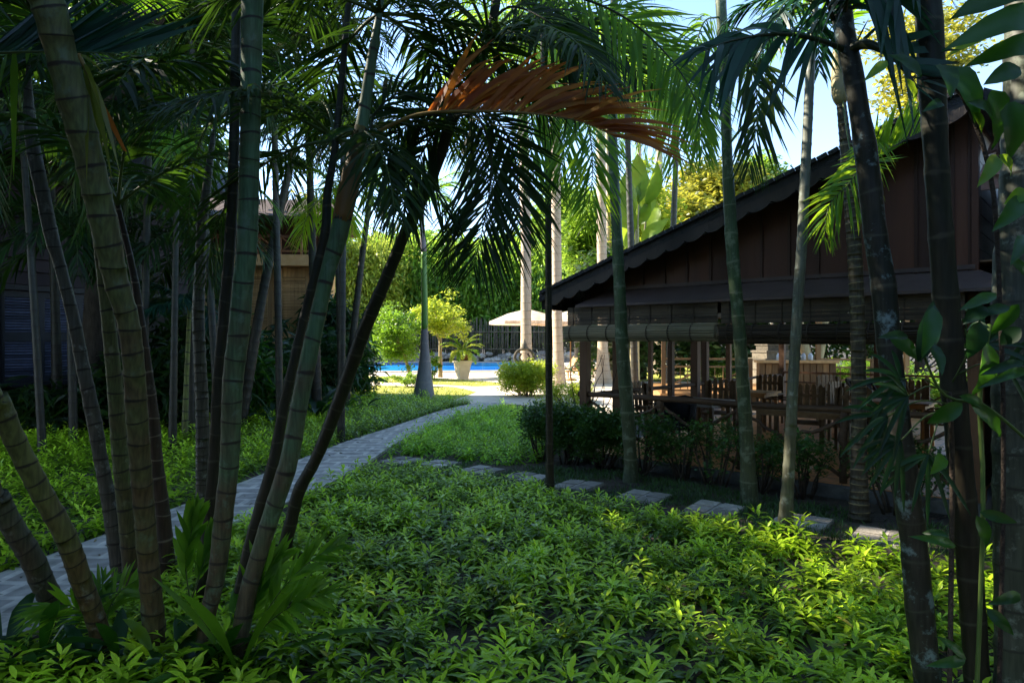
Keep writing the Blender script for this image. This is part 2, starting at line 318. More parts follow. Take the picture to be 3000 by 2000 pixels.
def stem_mesh(name, pts, rads, mat, parent, spacing=.12, n=18, bulge=.05, seed=0):
    """ringed trunk through pts (base first)"""
    r_=np.random.default_rng(seed)
    C=catmull(np.column_stack([pts,rads]),400)
    seg=np.linalg.norm(np.diff(C[:,:3],axis=0),axis=1); cum=np.concatenate([[0],np.cumsum(seg)]); L=cum[-1]
    nodes=[0.]
    while nodes[-1]<L: nodes.append(nodes[-1]+spacing*r_.uniform(.75,1.3))
    nodes=np.array(nodes); ts=[]
    for i in range(len(nodes)-1):
        d=nodes[i+1]-nodes[i]
        for fz in (0,.10,.22,.5,.82): ts.append((nodes[i]+fz*d, i+fz, fz))
    ts=[t for t in ts if t[0]<=L]+[(L,ts[-1][1]+.1,.5)]
    S=np.array([t[0] for t in ts]); NV=np.array([t[1] for t in ts]); FZ=np.array([t[2] for t in ts])
    X=np.column_stack([np.interp(S,cum,C[:,j]) for j in range(4)])
    k=len(X); T=np.gradient(X[:,:3],axis=0); T/=np.linalg.norm(T,axis=1)[:,None]+1e-9
    A=np.cross(T,[0,1,0]); A/=np.linalg.norm(A,axis=1)[:,None]+1e-9; B=np.cross(T,A)
    th=np.arange(n)*2*math.pi/n
    bl=np.where(FZ==0,1+bulge,np.where(FZ==.1,1+bulge*.7,np.where(FZ==.82,1+bulge*.15,1-.01)))
    wob=1+.03*np.sin(3*th[None]+NV[:,None]*.3)+r_.normal(0,.006,(k,n))
    tilt=.010*np.sin(th[None]+NV[:,None].astype(int)*2.4)*(1)  # rings sit a little askew
    rr=(X[:,3]*bl)[:,None]*wob
    V=X[:,None,:3]+rr[...,None]*(np.cos(th)[None,:,None]*A[:,None]+np.sin(th)[None,:,None]*B[:,None])+tilt[...,None]*T[:,None]
    mb=MB(); idx=np.arange(k*n).reshape(k,n); f=np.stack([idx[:-1],np.roll(idx,-1,1)[:-1],np.roll(idx,-1,1)[1:],idx[1:]],-1).reshape(-1,4)
    mb.addnp(V.reshape(-1,3),f,0,np.full(k*n,.5))
    o=mb.build(name,mat,parent)
    at=o.data.attributes.new('node','FLOAT','POINT'); at.data.foreach_set('value',np.repeat(NV,n).astype(np.float32))
    return o

def frond(mb, path, L, wid, ang=50, droop=.35, n=50, t0=.15, sides=(1,-1), rad=.012, mi=0, ri=1, up=(0,0,1), seg=4, lift=.1, jitter=.12, clump=0, prof=None, rs=None, nr=24):
    r_=rs or rng
    C=catmull(path,nr); tt=np.linspace(0,1,nr)
    mb.tube(C,rad*(1-.85*tt),6,ri)
    T=np.gradient(C,axis=0); T/=np.linalg.norm(T,axis=1)[:,None]
    up=np.array(up,float)
    for sd in sides:
        t=np.linspace(t0,.995,n)+r_.normal(0,.3/n,n); t=np.clip(t,0,1)
        p=np.column_stack([np.interp(t,tt,C[:,j]) for j in range(3)]); tg=np.column_stack([np.interp(t,tt,T[:,j]) for j in range(3)])
        S=np.cross(tg,up); S/=np.linalg.norm(S,axis=1)[:,None]+1e-9; N=np.cross(S,tg)
        tn=(t-t0)/(1-t0)
        pf=(np.sin(np.pi*np.clip(tn*.86+.1,0,1))**.6) if prof is None else prof(tn)
        a=np.radians(ang*(1-.45*tn)+r_.normal(0,7*jitter/.12,n))
        li=lift+r_.normal(0,jitter,n)
        D=tg*np.cos(a)[:,None]+(S*sd)*np.sin(a)[:,None]+N*li[:,None]; D/=np.linalg.norm(D,axis=1)[:,None]
        ln=L*pf*r_.uniform(.85,1.1,n)
        dr=droop*r_.uniform(.7,1.3,n)
        ss=np.linspace(0,1,seg+1); wp=np.array([.35,1,.9,.6,.02]) if seg==4 else np.interp(ss,[0,.25,.5,.75,1],[.35,1,.9,.6,.02])
        cen=p[:,None]+D[:,None]*(ln[:,None]*ss[None])[...,None]
        cen[...,2]-=dr[:,None]*ln[:,None]*ss[None]**2
        W=np.cross(D,N); W/=np.linalg.norm(W,axis=1)[:,None]+1e-9
        W=W+N*r_.normal(0,.35,n)[:,None]
        ww=wid*r_.uniform(.8,1.2,n)*np.clip(pf,.5,1)
        off=W[:,None]*(ww[:,None]*wp[None]/2)[...,None]
        V=np.stack([cen-off,cen+off],2).reshape(n,-1,3); k=V.shape[1]
        base=np.array([[2*i,2*i+1,2*i+3,2*i+2] for i in range(seg)])
        f=(base[None]+(np.arange(n)*k)[:,None,None]).reshape(-1,4)
        mb.addnp(V.reshape(-1,3),f,mi,np.repeat(r_.random(n),k))
    return C

def archpath(base, az, el, L, bend, n=7):
    """frond path leaving base at azimuth az, elevation el (deg), bending down by bend deg"""
    pts=[np.array(base,float)]; 
    for i in range(n):
        e=R(el-bend*((i+.5)/n)**1.3); st=L/n
        pts.append(pts[-1]+st*np.array([math.cos(R(az))*math.cos(e),math.sin(R(az))*math.cos(e),math.sin(e)]))
    return np.array(pts)

def crown(parent, base, nf, L, el=(10,70), bend=(60,110), leaf=.45, wid=.035, mat=None, rmat=None, n=34, droop=.4, az0=0, seed=1, rad=.014, spread=360, ang=55, seg=4):
    r_=np.random.default_rng(seed)
    for i in range(nf):
        az=az0+spread*(i+.5*r_.random())/nf; e=r_.uniform(*el); b=r_.uniform(*bend); l=L*r_.uniform(.8,1.12)
        mb=MB(); frond(mb,archpath(base,az,e,l,b),leaf,wid,ang=ang,droop=droop,n=n,rad=rad,rs=r_,seg=seg,nr=14)
        mb.build('frond',[mat or frond_dark, rmat or rachis_g],parent)

def palm(name,label,pts,mat,Ytop=None,Ybase=None,spacing=.12,group=None,bulge=.05,n=18,seed=0,ext=0,cat='palm tree'):
    """pts: list of (v,u,w) top first, bottom last (at the ground when in frame)"""
    pts=sorted(pts,key=lambda q:-q[0])
    if Ybase is None: Ybase=CAMZ*F/(pts[0][0]-1000)
    if Ytop is None: Ytop=Ybase
    v0,v1=pts[0][0],pts[-1][0]
    W=[];RD=[]
    for (v,u,w) in pts:
        Y=Ybase+(Ytop-Ybase)*(v0-v)/(v0-v1); W.append(P(u,v,Y)); RD.append(w/2/F*Y)
    W=np.array(W); RD=np.array(RD)
    if W[0][2]>.03:                       # carry the stem on down to the ground
        d=W[0]-W[1]; d=d/max(abs(d[2]),1e-6); W=np.vstack([W[0]+d*(W[0][2]+.05),W]); RD=np.concatenate([[RD[0]*1.05],RD])
    elif W[0][2]>-.04: W[0][2]=-.05
    if ext>0:                             # and on up above the picture
        d=W[-1]-W[-2]; d/=np.linalg.norm(d); d=d*.6+np.array([0,0,.4]); d/=np.linalg.norm(d)
        W=np.vstack([W,W[-1]+d*ext]); RD=np.concatenate([RD,[RD[-1]*.8]])
    RD=RD.copy(); RD[0]*=1.22
    sl=np.gradient(W,axis=0); cosv=np.abs(sl[:,2])/np.linalg.norm(sl[:,[0,2]],axis=1); RD=RD*np.clip(cosv,.6,1)
    base=W[0].copy(); base[2]=0
    e=empty(name,tuple(base),0,label,cat,group)
    o=stem_mesh('trunk',W-base,RD,mat,e,spacing,n,bulge,seed)
    return e,W-base,RD,base

# leaf templates (x along the leaf)
def leaf_t(w=.28,fold=.06,bend=.15):
    xs=[0,.28,.62,1]; ws=[.0,1,.8,.0]; v=[];
    for x,q in zip(xs,ws):
        z=-bend*x*x; hw=max(q,.06)*w/2
        v+= [(x,-hw,z+fold*q),(x,0,z),(x,hw,z+fold*q)]
    f=[]
    for i in range(3):
        a=3*i; f+=[(a,a+1,a+4,a+3),(a+1,a+2,a+5,a+4)]
    return np.array(v,float),np.array(f)
def quad_t(w=.4,bend=.1): 
    return np.array([(0,0,0),(.45,-w/2,-.02),(1,0,-bend),(.5,w/2,.03)],float),np.array([(0,1,2,3)])
LT=leaf_t(); QT=quad_t(); LONGT=leaf_t(.14,.03,.35); QLONG=quad_t(.16,.35)
def rot(az,el,roll):
    """(n) arrays -> (n,3,3) x axis pointing az/el"""
    ca,sa,ce,se,cr,sr=np.cos(az),np.sin(az),np.cos(el),np.sin(el),np.cos(roll),np.sin(roll)
    X=np.stack([ca*ce,sa*ce,se],-1); Y0=np.stack([-sa,ca,0*ca],-1); Z0=np.cross(X,Y0)
    Y=Y0*cr[:,None]+Z0*sr[:,None]; Z=np.cross(X,Y)
    return np.stack([X,Y,Z],-1)
def leaves(mb,pts,size,tpl=QT,el=(-.6,.9),roll=.7,m=0,r_=None,az=None,sv=.3,tint=None):
    r_=r_ or rng; n=len(pts)
    M=rot(r_.uniform(0,2*math.pi,n) if az is None else az,r_.uniform(el[0],el[1],n),r_.normal(0,roll,n))
    M=M*(size*r_.uniform(1-sv,1+sv,n))[:,None,None]
    mb.scatter(tpl[0],tpl[1],M,pts,m,tint)
def clumps(c,rad,k,per,r_,cr=.3,shell=.55,flat=0):
    """leaf points in clusters spread through an ellipsoid"""
    d=r_.normal(size=(k,3)); d/=np.linalg.norm(d,axis=1)[:,None]; rr=shell+(1-shell)*r_.random(k)**.7
    cc=np.array(c)+d*rr[:,None]*np.array(rad)
    lob=1+.22*np.sin(3.1*d[:,0]+5*d[:,2]+r_.uniform(0,6))+.18*np.sin(4.7*d[:,2]-3*d[:,1]+r_.uniform(0,6)); cc=np.array(c)+(cc-np.array(c))*lob[:,None]
    if flat: cc[:,2]=np.maximum(cc[:,2],c[2]-rad[2]*flat)
    sz=cr*r_.uniform(.6,1.3,k)
    q=r_.normal(size=(k,per,3)); q/=np.linalg.norm(q,axis=2)[...,None]; q*=(r_.random((k,per,1))**.5)
    return (cc[:,None]+q*sz[:,None,None]*np.array([1,1,.75])).reshape(-1,3), cc

def tree(name,label,base,trunkpts,trad,cc,cr,mat,k=60,per=90,size=.14,clr=.5,seed=0,tpl=QT,cat='tree',bm=None,group=None,shell=.5,limbs=10,flat=0):
    r_=np.random.default_rng(seed); base=np.array(base,float)
    e=empty(name,tuple(base),0,label,cat,group)
    mb=MB(); C=catmull(np.array(trunkpts,float),14); mb.tube(C,np.linspace(trad,trad*.45,14)*(1+.06*np.sin(np.arange(14)*2)),10,0)
    pts,cs=clumps(cc,cr,k,per,r_,clr,shell,flat)
    top=C[-1]
    for q in cs[r_.choice(len(cs),min(limbs,len(cs)),replace=False)]:
        s=C[r_.integers(8,14)]; mid=(s+q)/2+np.array([0,0,.12*np.linalg.norm(q-s)])
        mb.tube(catmull([s,mid,q],8),np.linspace(trad*.4,trad*.08,8),6,0)
    mb.build('trunk',bm or bark,e)
    m2=MB(); leaves(m2,pts,size,tpl,r_=r_); m2.build('crown',mat,e)
    return e

def shrub(name,label,base,rad,h,mat,k=30,per=70,size=.08,clr=.16,seed=0,tpl=QT,cat='shrub',group=None,box=False,z0=.12,stems=7,el=(-.6,.9)):
    r_=np.random.default_rng(seed); base=np.array([base[0],base[1],0.]); e=empty(name,tuple(base),0,label,cat,group)
    if box:
        cc=np.column_stack([r_.uniform(-1,1,k)*rad[0],r_.uniform(-1,1,k)*rad[1],z0+(h-z0)*r_.random(k)**.6])
        q=r_.normal(size=(k,per,3))*.5; pts=(cc[:,None]+q*clr).reshape(-1,3); pts=pts[pts[:,2]>.03]
    else:
        pts,cc=clumps((0,0,z0+(h-z0)/2),(rad[0],rad[1],(h-z0)/2),k,per,r_,clr,.35)
    pts[:,2]=np.abs(pts[:,2])
    mb=MB()
    for i in range(stems):
        q=cc[r_.integers(len(cc))]; b=np.array([q[0]*.35+r_.normal(0,.03),q[1]*.35,0]); 
        mb.tube(catmull([b,(b+q)/2+r_.normal(0,.03,3),q],6),np.linspace(.014,.004,6)*(1+h*.4),5)
    mb.build('stems',twig,e)
    m2=MB(); leaves(m2,pts,size,tpl,el=el,r_=r_); m2.build('foliage',mat,e)
    return e

# inside-polygon test
def inpoly(x,y,poly):
    poly=np.array(poly); n=len(poly); r=np.zeros(len(x),bool); j=n-1
    for i in range(n):
        xi,yi=poly[i]; xj,yj=poly[j]
        c=((yi>y)!=(yj>y))&(x<(xj-xi)*(y-yi)/(yj-yi+1e-12)+xi); r^=c; j=i
    return r

# ============================================================ SETTING
mb=MB(); mb.add([(-260,-60,0),(260,-60,0),(260,400,0),(-260,400,0)],[(0,1,2,3)],0,.5); mb.build('ground',soil_m,kind='structure')
def sheet(name,poly,z,mat,thick=0):
    m=MB(); p=[(x,y,z) for x,y in poly]; n=len(p)
    if thick:
        q=[(x,y,z-thick) for x,y in poly]; m.add(p+q,[tuple(range(n))]+[(i,i+n,(i+1)%n+n,(i+1)%n) for i in range(n)],0,.5,False)
    else: m.add(p,[tuple(range(n))],0,.5,False)
    o=m.build(name,mat,kind='structure'); 
    o.data.flip_normals() if o.data.polygons[0].normal.z<0 else None
    return o
LEFT=[(-4.6,3.0),(-4.35,4.2),(-4.12,5.45),(-3.93,6.54),(-3.78,7.55),(-3.5,9.55),(-3.09,12.67),(-2.62,14.8),(-1.93,18.3),(-1.08,20.8)]
RIGHT=[(-3.35,3.0),(-3.1,4.23),(-2.95,5.6),(-2.81,7.02),(-2.5,8.33),(-2.25,10.16),(-2.16,11.9),(-1.95,13.8),(-1.4,16.8),(-.1,20.6)]
def smooth2(p,n): return [(a[0],a[1]) for a in catmull(np.array([(x,y,0) for x,y in p]),n)]
pathpoly=smooth2(LEFT,30)+smooth2(RIGHT,30)[::-1]
sheet('path',pathpoly,.045,paver_m,.045)
deckpoly=[(-16,21.3),(-1.6,20.75),(0.25,20.3),(1.2,17.2),(3.2,17.5),(4.8,20),(16,24),(24,66),(-34,66)]
sheet('deck_paving',deckpoly,.02,deck_m)
lawns=[[G(1040,1131),G(1150,1131),G(1330,1135),G(1395,1150),G(1300,1185),G(1130,1185),G(1000,1165)],
       [G(1030,1103),G(1200,1104),G(1330,1112),G(1460,1122),G(1470,1131),G(1390,1133),G(1290,1128),G(1040,1117)],
       [G(1820,1075),G(2060,1070),G(2300,1085),G(2300,1110),G(2060,1120),G(1850,1118)],
       [G(2300,1095),G(2700,1095),G(2900,1200),G(2480,1200)]]
for lp in lawns: sheet('lawn',[(q[0],q[1]) for q in lp],.032,lawn_m)
# pool : water sheet inside a raised coping
px0=[G(930,1091),G(1270,1091.5),G(1540,1089),G(1545,1060),G(900,1058)]
pool=[(-12.5,41.5),(-5,41.8),(1.0,42.6),(2.2,46),(2.0,60),(-16,60)]
sheet('pool_water',pool,.06,water_m)
mb=MB()
cp=[np.array([x,y,.05]) for x,y in pool]
for i in range(len(cp)):
    a,b=cp[i],cp[(i+1)%len(cp)]; mb.bar(a,b,.55,.10+.002*i,0,.5)
mb.build('pool_coping',deck_m,kind='structure')

# stepping stones: 2 x 2 tiles with a pale joint cross
tile_m=surf('tile_slate',(.24,.215,.18),(.37,.335,.29),9,.75,.35)
grout_m=surf('grout',(.36,.33,.29),(.46,.42,.37),12,.9,.3)
sp=[(1180,1353),(1285,1363),(1410,1382),(1545,1402),(1692,1427),(1885,1460),(2095,1495),(2350,1533),(2590,1580)]
names=['first stepping stone, touching the paved path','second stepping stone from the paved path','third stepping stone from the path, beside the pale ground cover',
 'fourth stepping stone from the path, left of the thin dark palm stem','fifth stepping stone, right behind the thin dark palm stem','sixth stepping stone from the path, in short grass',
 'seventh stepping stone, in front of the mottled green palm trunk','eighth stepping stone, behind the slim grey palm trunk','last stepping stone, beside the thick dark trunk with pale spots']
for i,((u,v),nm) in enumerate(zip(sp,names)):
    g=G(u,v); e=empty('stepping_stone',(g[0],g[1],0),R(-36+rng.normal(0,3)),'grey square '+nm,'stepping stone','stepping stones through the ground cover'); e.rotation_euler[0]=rng.normal(0,.02); e.rotation_euler[1]=rng.normal(0,.02); e.location.z=-.008
    s=.255; m=MB(); m.box(-s,s,-s,s,0,.036,0,.4); m.build('joint',grout_m,e)
    m=MB()
    for a in (-1,1):
        for b in (-1,1):
            x0,x1=sorted((a*.022,a*(s-.002))); y0,y1=sorted((b*.022,b*(s-.002))); m.box(x0,x1,y0,y1,.002,.045+.002*rng.random(),0)
    m.build('tiles',tile_m,e)

# ============================================================ PAVILION
ax=np.array([.747,-.665,0]); bx_=np.array([.665,.747,0]); O=np.array([1.18,11.0,0]); RZ=math.atan2(-.665,.747)
def loc(a,b,z=0): return O+ax*a+bx_*b+np.array([0,0,z])
pav=empty('pavilion',tuple(O),RZ,'open dark timber pavilion with scalloped gable and log railing','pavilion')
AW=5.25; DP=8.6
m=MB(); m.box(-.25,AW+.1,-.22,3.5,-.02,.14,0,.5); m.box(-.25,AW+1.6,3.501,DP+.2,-.02,.14,0,.5); m.build('kerb',concrete,pav)
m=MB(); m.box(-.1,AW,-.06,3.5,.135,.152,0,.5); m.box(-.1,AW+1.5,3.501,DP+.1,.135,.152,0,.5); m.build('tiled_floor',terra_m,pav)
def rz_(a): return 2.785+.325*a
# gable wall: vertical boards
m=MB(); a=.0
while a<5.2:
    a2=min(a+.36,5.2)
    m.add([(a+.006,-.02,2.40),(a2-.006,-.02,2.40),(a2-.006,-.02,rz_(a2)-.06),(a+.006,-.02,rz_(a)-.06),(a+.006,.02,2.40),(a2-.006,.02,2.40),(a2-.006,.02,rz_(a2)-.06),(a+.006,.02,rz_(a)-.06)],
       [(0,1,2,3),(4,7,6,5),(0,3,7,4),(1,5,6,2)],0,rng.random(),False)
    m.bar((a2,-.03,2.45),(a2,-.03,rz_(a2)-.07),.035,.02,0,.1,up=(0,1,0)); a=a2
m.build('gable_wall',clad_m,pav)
# corner board + side wall receding on the right
m=MB(); m.box(5.2,5.28,-.04,.06,2.3,rz_(5.2)-.02,0,.8); m.build('corner_board',clad_m,pav)
m=MB()
for i in range(22): m.box(5.2,5.24,.06,3.4 if i<10 else 5.5,.16+.2*i,.35+.2*i,0)  # boards near the floor added only to keep that strip dark
m.build('side_wall',clad_m,pav)
# roof (left slope, overhanging the front), ridge and right slope
m=MB(); th=.13
def roofquad(a0,z0,a1,z1,b0,b1):
    v=[(a0,b0,z0),(a1,b0,z1),(a1,b1,z1),(a0,b1,z0),(a0,b0,z0-th),(a1,b0,z1-th),(a1,b1,z1-th),(a0,b1,z0-th)]
    m.add(v,[(0,1,2,3),(4,7,6,5),(0,4,5,1),(1,5,6,2),(2,6,7,3),(3,7,4,0)],0,.5,False)
roofquad(-.55,rz_(-.55)+.06,5.35,rz_(5.35)+.06,-.5,DP+.3)
roofquad(5.36,rz_(5.35)+.06,5.5,rz_(5.35)-.02,-.3,DP+.3)
for i in range(46):   # tile courses showing along the verge
    a=-.5+.125*i; m.bar((a,-.53,rz_(a)+.055),(a+.11,-.53,rz_(a+.11)+.065),.05,.05,0)
m.build('roof',roof_m,pav)
# scalloped bargeboard
m=MB(); a=-.35; k=0
prof=[]; step=.295
while a<5.2:
    n=9; top=[];bot=[]
    for j in range(n+1):
        t=j/n; x=a+step*t; top.append((x,rz_(x)-.06)); bot.append((x,rz_(x)-.17-.06*math.sin(math.pi*t)**.7))
    for j in range(n):
        (x0,zt0),(x1,zt1)=top[j],top[j+1]; zb0,zb1=bot[j][1],bot[j+1][1]
        v=[(x0,-.50,zt0),(x1,-.50,zt1),(x1,-.50,zb1),(x0,-.50,zb0),(x0,-.47,zt0),(x1,-.47,zt1),(x1,-.47,zb1),(x0,-.47,zb0)]
        m.add(v,[(0,3,2,1),(4,5,6,7),(3,7,6,2),(0,1,5,4)],0,.5,False)
    m.lathe([(.001,-.012),(.018,-.008),(.022,0),(.018,.008),(.001,.012)],(a,-.505,rz_(a)-.20),8,0)
    a+=step
m.build('bargeboard',wood_dk,pav)
# thatch-like underside and eave on the left
m=MB(); m.bar((-.5,-.45,rz_(-.5)-.13),(-.5,DP,rz_(-.5)-.13),.07,.16,0)
for i in range(260):
    b=-.5+rng.random()*4; a=-.5+rng.random()*.75; z=rz_(a)-.07; m.bar((a,b,z),(a+rng.normal(0,.03),b+rng.normal(0,.05),z-rng.uniform(.1,.22)),.012,.012,0)
m.build('eave_thatch',thatch_m,pav)
# pent skirt with a hip at its left end
m=MB(); z0,z1=2.46,2.70
m.add([(.13,-.45,z0),(5.75,-.45,z0),(5.25,.0,z1),(.50,-.03,z1),(.13,-.45,z0-.035),(5.75,-.45,z0-.035)],[(0,1,2,3),(0,4,5,1)],0,.5,False)
m.add([(5.75,-.45,z0),(5.75,5,z0),(5.25,5,z1),(5.25,0,z1)],[(0,1,2,3)],0,.4,False)
m.add([(.13,-.45,z0),(.50,-.03,z1),(.50,.1,z1),(.13,.1,z0)],[(0,1,2,3)],0,.3,False)
m.bar((.45,-.035,z1+.02),(5.25,-.035,z1+.02),.03,.05,0,.3)
m.build('pent_skirt',trim_m,pav)
# beams
m=MB(); m.bar((-.1,0,2.36),(5.3,0,2.36),.12,.13,0); m.bar((-.02,.06,2.47),(-.02,DP,2.47),.12,.13,0); m.bar((0,DP,2.5),(AW+1.5,DP,2.5),.12,.13,0)
m.build('beam',wood_dk,pav)
m=MB(); m.box(-.4,AW+1.6,.1,DP,2.78,2.80,0,.3)
m.build('ceiling',surf('ceiling_board',(.20,.11,.05),(.28,.16,.08),6,.6,.1,stretch=(1,.1,1)),pav)
# posts: corner, left side, rear, right
def bofu(u):      # distance along the left side that is seen at pixel column u
    k=(u-1500)/F; return (11*k-1.18)/(.665-.747*k)
postsb=[(0,0,.13)]+[(0,bofu(u),w) for u,w in ((1812,.15),(1906,.07),(1966,.10),(2038,.15),(2066,.12),(2135,.10))]+[(0,DP,.13),(2.2,DP,.12),(4.4,DP,.12),(AW,0,.14),(AW+1.4,DP,.12)]
for (a,b,w) in postsb:
    q=MB(); q.box(a-w/2,a+w/2,b-w/2,b+w/2,.14,2.42,0); q.box(a-w/2-.02,a+w/2+.02,b-w/2-.02,b+w/2+.02,.145,.30,0); q.build('post',post_m,pav)
# log railings
def lograil(p,q,r,seed):
    r_=np.random.default_rng(seed); n=12; t=np.linspace(0,1,n)[:,None]; C=np.array(p)*(1-t)+np.array(q)*t
    C[1:-1]+=r_.normal(0,.012,(n-2,3)); return C, r*(1+r_.normal(0,.08,n))
q=MB(); C,rr=lograil((-.12,0,1.05),(AW+.1,0,1.05),.042,1); q.tube(C,rr,9,0); q.build('rail',log_m,pav)
for i,a in enumerate((1.33,2.55,3.88)):
    q=MB(); C,rr=lograil((a,.02,.15),(a+.02,.02,1.03),.052,5+i); q.tube(C,rr,8,0); q.build('rail_post',log_m,pav)
for i,(a0,a1) in enumerate(((.05,1.3),(1.36,2.5),(2.58,3.85),(3.9,5.1))):
    q=MB()
    C,rr=lograil((a0,.02,.22),(a1,.02,.95),.026,15+i); C[3:8,2]+=.05; q.tube(C,rr,7,0)
    C,rr=lograil((a0,.05,.95),(a1,.05,.22),.024,35+i); q.tube(C,rr,7,0); q.build('log_brace',log_m,pav)
q=MB(); C,rr=lograil((0,.1,1.04),(0,DP,1.04),.035,3); q.tube(C,rr,8,0); q.build('rail',log_m,pav)
q=MB(); C,rr=lograil((0,.1,.62),(0,DP,.62),.028,4); q.tube(C,rr,8,0); q.build('rail',log_m,pav)
q=MB(); q.bar((0,DP,1.12),(AW+1.4,DP,1.12),.07,.05); q.build('rail',post_m,pav)
q=MB(); q.bar((0,DP,.88),(AW+1.4,DP,.88),.05,.04); q.bar((0,DP,.28),(AW+1.4,DP,.28),.05,.04); q.build('rail',post_m,pav)
for i in range(7):
    a0=.1+.93*i; q=MB(); q.bar((a0,DP,.28),(a0+.9,DP,.88),.035,.035); q.bar((a0,DP+.02,.88),(a0+.9,DP+.02,.28),.035,.035); q.bar((a0+.91,DP,.15),(a0+.91,DP,1.1),.05,.05); q.build('cross_brace',post_m,pav)
# bamboo blinds, half rolled
def blind(label,a0,a1,zroll,mr,dz=0):
    o=loc(a0,-.36); e=empty('bamboo_blind',(o[0],o[1],0),RZ,label,'bamboo blind','rolled blinds under the pavilion eave'); L=a1-a0
    q=MB(); z=2.42
    while z>zroll+.02: q.bar((0,0,z),(L,rng.normal(0,.002),z+rng.normal(0,.0012)),.007,.0165,0); z-=.0172
    q.build('hanging_slats',slat_dk,e)
    q=MB(); n=26
    for j in range(n):
        th=2*math.pi*j/n; q.bar((0,-.02+.105*math.cos(th),zroll-.115+.115*math.sin(th)+dz),(L,-.02+.105*math.cos(th),zroll-.115+.115*math.sin(th)+dz+rng.normal(0,.003)),.010,.020,0,up=(0,math.cos(th),math.sin(th)))
    q.tube([(0.01,-.02,zroll-.115),(L-.01,-.02,zroll-.115)],.09,12,0,.1)
    q.build('rolled_slats',mr,e)
    q=MB(); a=.12
    while a<L:
        q.lathe([(.1225,-.006),(.1225,.006)],(0,0,0),16,0)
        vv=q.v[-1]; q.v[-1]=np.column_stack([vv[:,2]+a,vv[:,0]-.02,vv[:,1]*1.05+zroll-.115])
        q.bar((a,-.012,2.42),(a,-.012,zroll),.008,.006,0); a+=.34
    q.build('cords',twig,e)
    return e
blind('pale rolled bamboo blind on the left half of the pavilion front',-.08,2.42,2.14,slat_lt)
blind('dark rolled bamboo blind on the right half of the pavilion front',2.47,5.2,2.12,slat_dk,-.015)

# ---- furniture inside
def chair_proto(name,label,mat,h=1.0,slats=5,arm=True):
    e=empty(name,(0,0,0),0,label,'chair','garden chairs in the pavilion')
    for x in (-.26,.26):
        for y in (-.24,.24):
            q=MB(); q.box(x-.025,x+.025,y-.025,y+.025,0,h if y>0 else .64,0); q.build('leg',mat,e)
    q=MB()
    for i in range(6): q.box(-.27,.27,-.26+.09*i,-.18+.09*i,.42,.445,0)
    q.build('seat',mat,e)
    q=MB(); w=.52/slats
    for i in range(slats):
        x=-.26+w*(i+.5); hh=h+.06*math.cos((i-(slats-1)/2)/slats*2.2)
        q.add([(x-w*.36,.22,.5),(x+w*.36,.22,.5),(x+w*.36,.26,hh-.04),(x,.262,hh),(x-w*.36,.26,hh-.04),(x-w*.36,.24,.5),(x+w*.36,.24,.5),(x+w*.36,.28,hh-.04),(x,.282,hh),(x-w*.36,.28,hh-.04)],
              [(0,1,2,3,4),(9,8,7,6,5),(0,5,6,1),(1,6,7,2),(2,7,8,3),(3,8,9,4),(4,9,5,0)],0,None,False)
    q.box(-.27,.27,.235,.262,.52,.58,0); q.box(-.27,.27,.255,.29,.82,.88,0)
    q.build('backrest',mat,e)
    if arm:
        for x in (-.28,.28):
            q=MB(); q.box(x-.035,x+.035,-.28,.28,.63,.655,0); q.build('armrest',mat,e)
    return e
c0=chair_proto('garden_chair','x',chairw)
used=False
def putchair(a,b,rz,label,z=.152,world=None):
    global used
    o=c0 if not used else copy_tree(c0); used=True
    w=loc(a,b,z) if world is None else world; o.location=tuple(w); o.rotation_euler=(0,0,RZ+R(rz)); o['label']=label; return o
def table(label,w,sx=.6,sy=.42,h=.74,mat=None,rz=0,grp='tables in the pavilion'):
    e=empty('table',tuple(w),RZ+R(rz),label,'table',grp)
    q=MB(); 
    for i in range(6): q.box(-sx,sx,-sy+2*sy*i/6+.004,-sy+2*sy*(i+1)/6-.004,h-.03,h,0)
    q.box(-sx+.06,sx-.06,-sy+.05,sy-.05,h-.09,h-.031,0); q.build('table_top',mat or tablew,e)
    for x in (-1,1):
        for y in (-1,1):
            q=MB(); cx,cy=x*(sx-.08),y*(sy-.08); q.box(cx-.03,cx+.03,cy-.03,cy+.03,0,h-.09,0); q.build('leg',mat or chairw,e)
    return e
table('pale grey slatted table near the left railing of the pavilion',loc(.85,2.0,.152),.6,.42)
putchair(.85,3.0,10,'slat back garden chair behind the pale grey table')
putchair(-.05+.3,1.5,80,'slat back garden chair left of the pale grey table')
table('brown wooden table in the middle of the pavilion front',loc(3.0,1.5,.152),.7,.42,mat=chairw)
putchair(2.6,2.5,12,'left slatted chair behind the brown table between two palm trunks')
putchair(3.25,2.45,-6,'right slatted chair behind the brown table between two palm trunks')
table('small brown table at the rear railing of the pavilion',loc(2.6,6.0,.152),.55,.4,mat=chairw)
putchair(2.0,6.2,60,'slatted chair left of the small rear table'); putchair(3.4,6.1,-70,'slatted chair right of the small rear table')
table('small wooden table at the middle of the left railing of the pavilion',loc(.8,4.6,.152),.5,.4,mat=teak_m)
putchair(.8,5.5,5,'slatted chair behind the table at the left railing'); putchair(1.5,4.4,-80,'slatted chair right of the table at the left railing')
table('wooden table deep in the centre of the pavilion',loc(3.6,4.0,.152),.55,.4,mat=teak_m)
putchair(3.6,4.9,0,'slatted chair behind the deep centre table'); putchair(2.9,3.9,80,'slatted chair left of the deep centre table'); putchair(4.3,3.8,-75,'slatted chair right of the deep centre table')
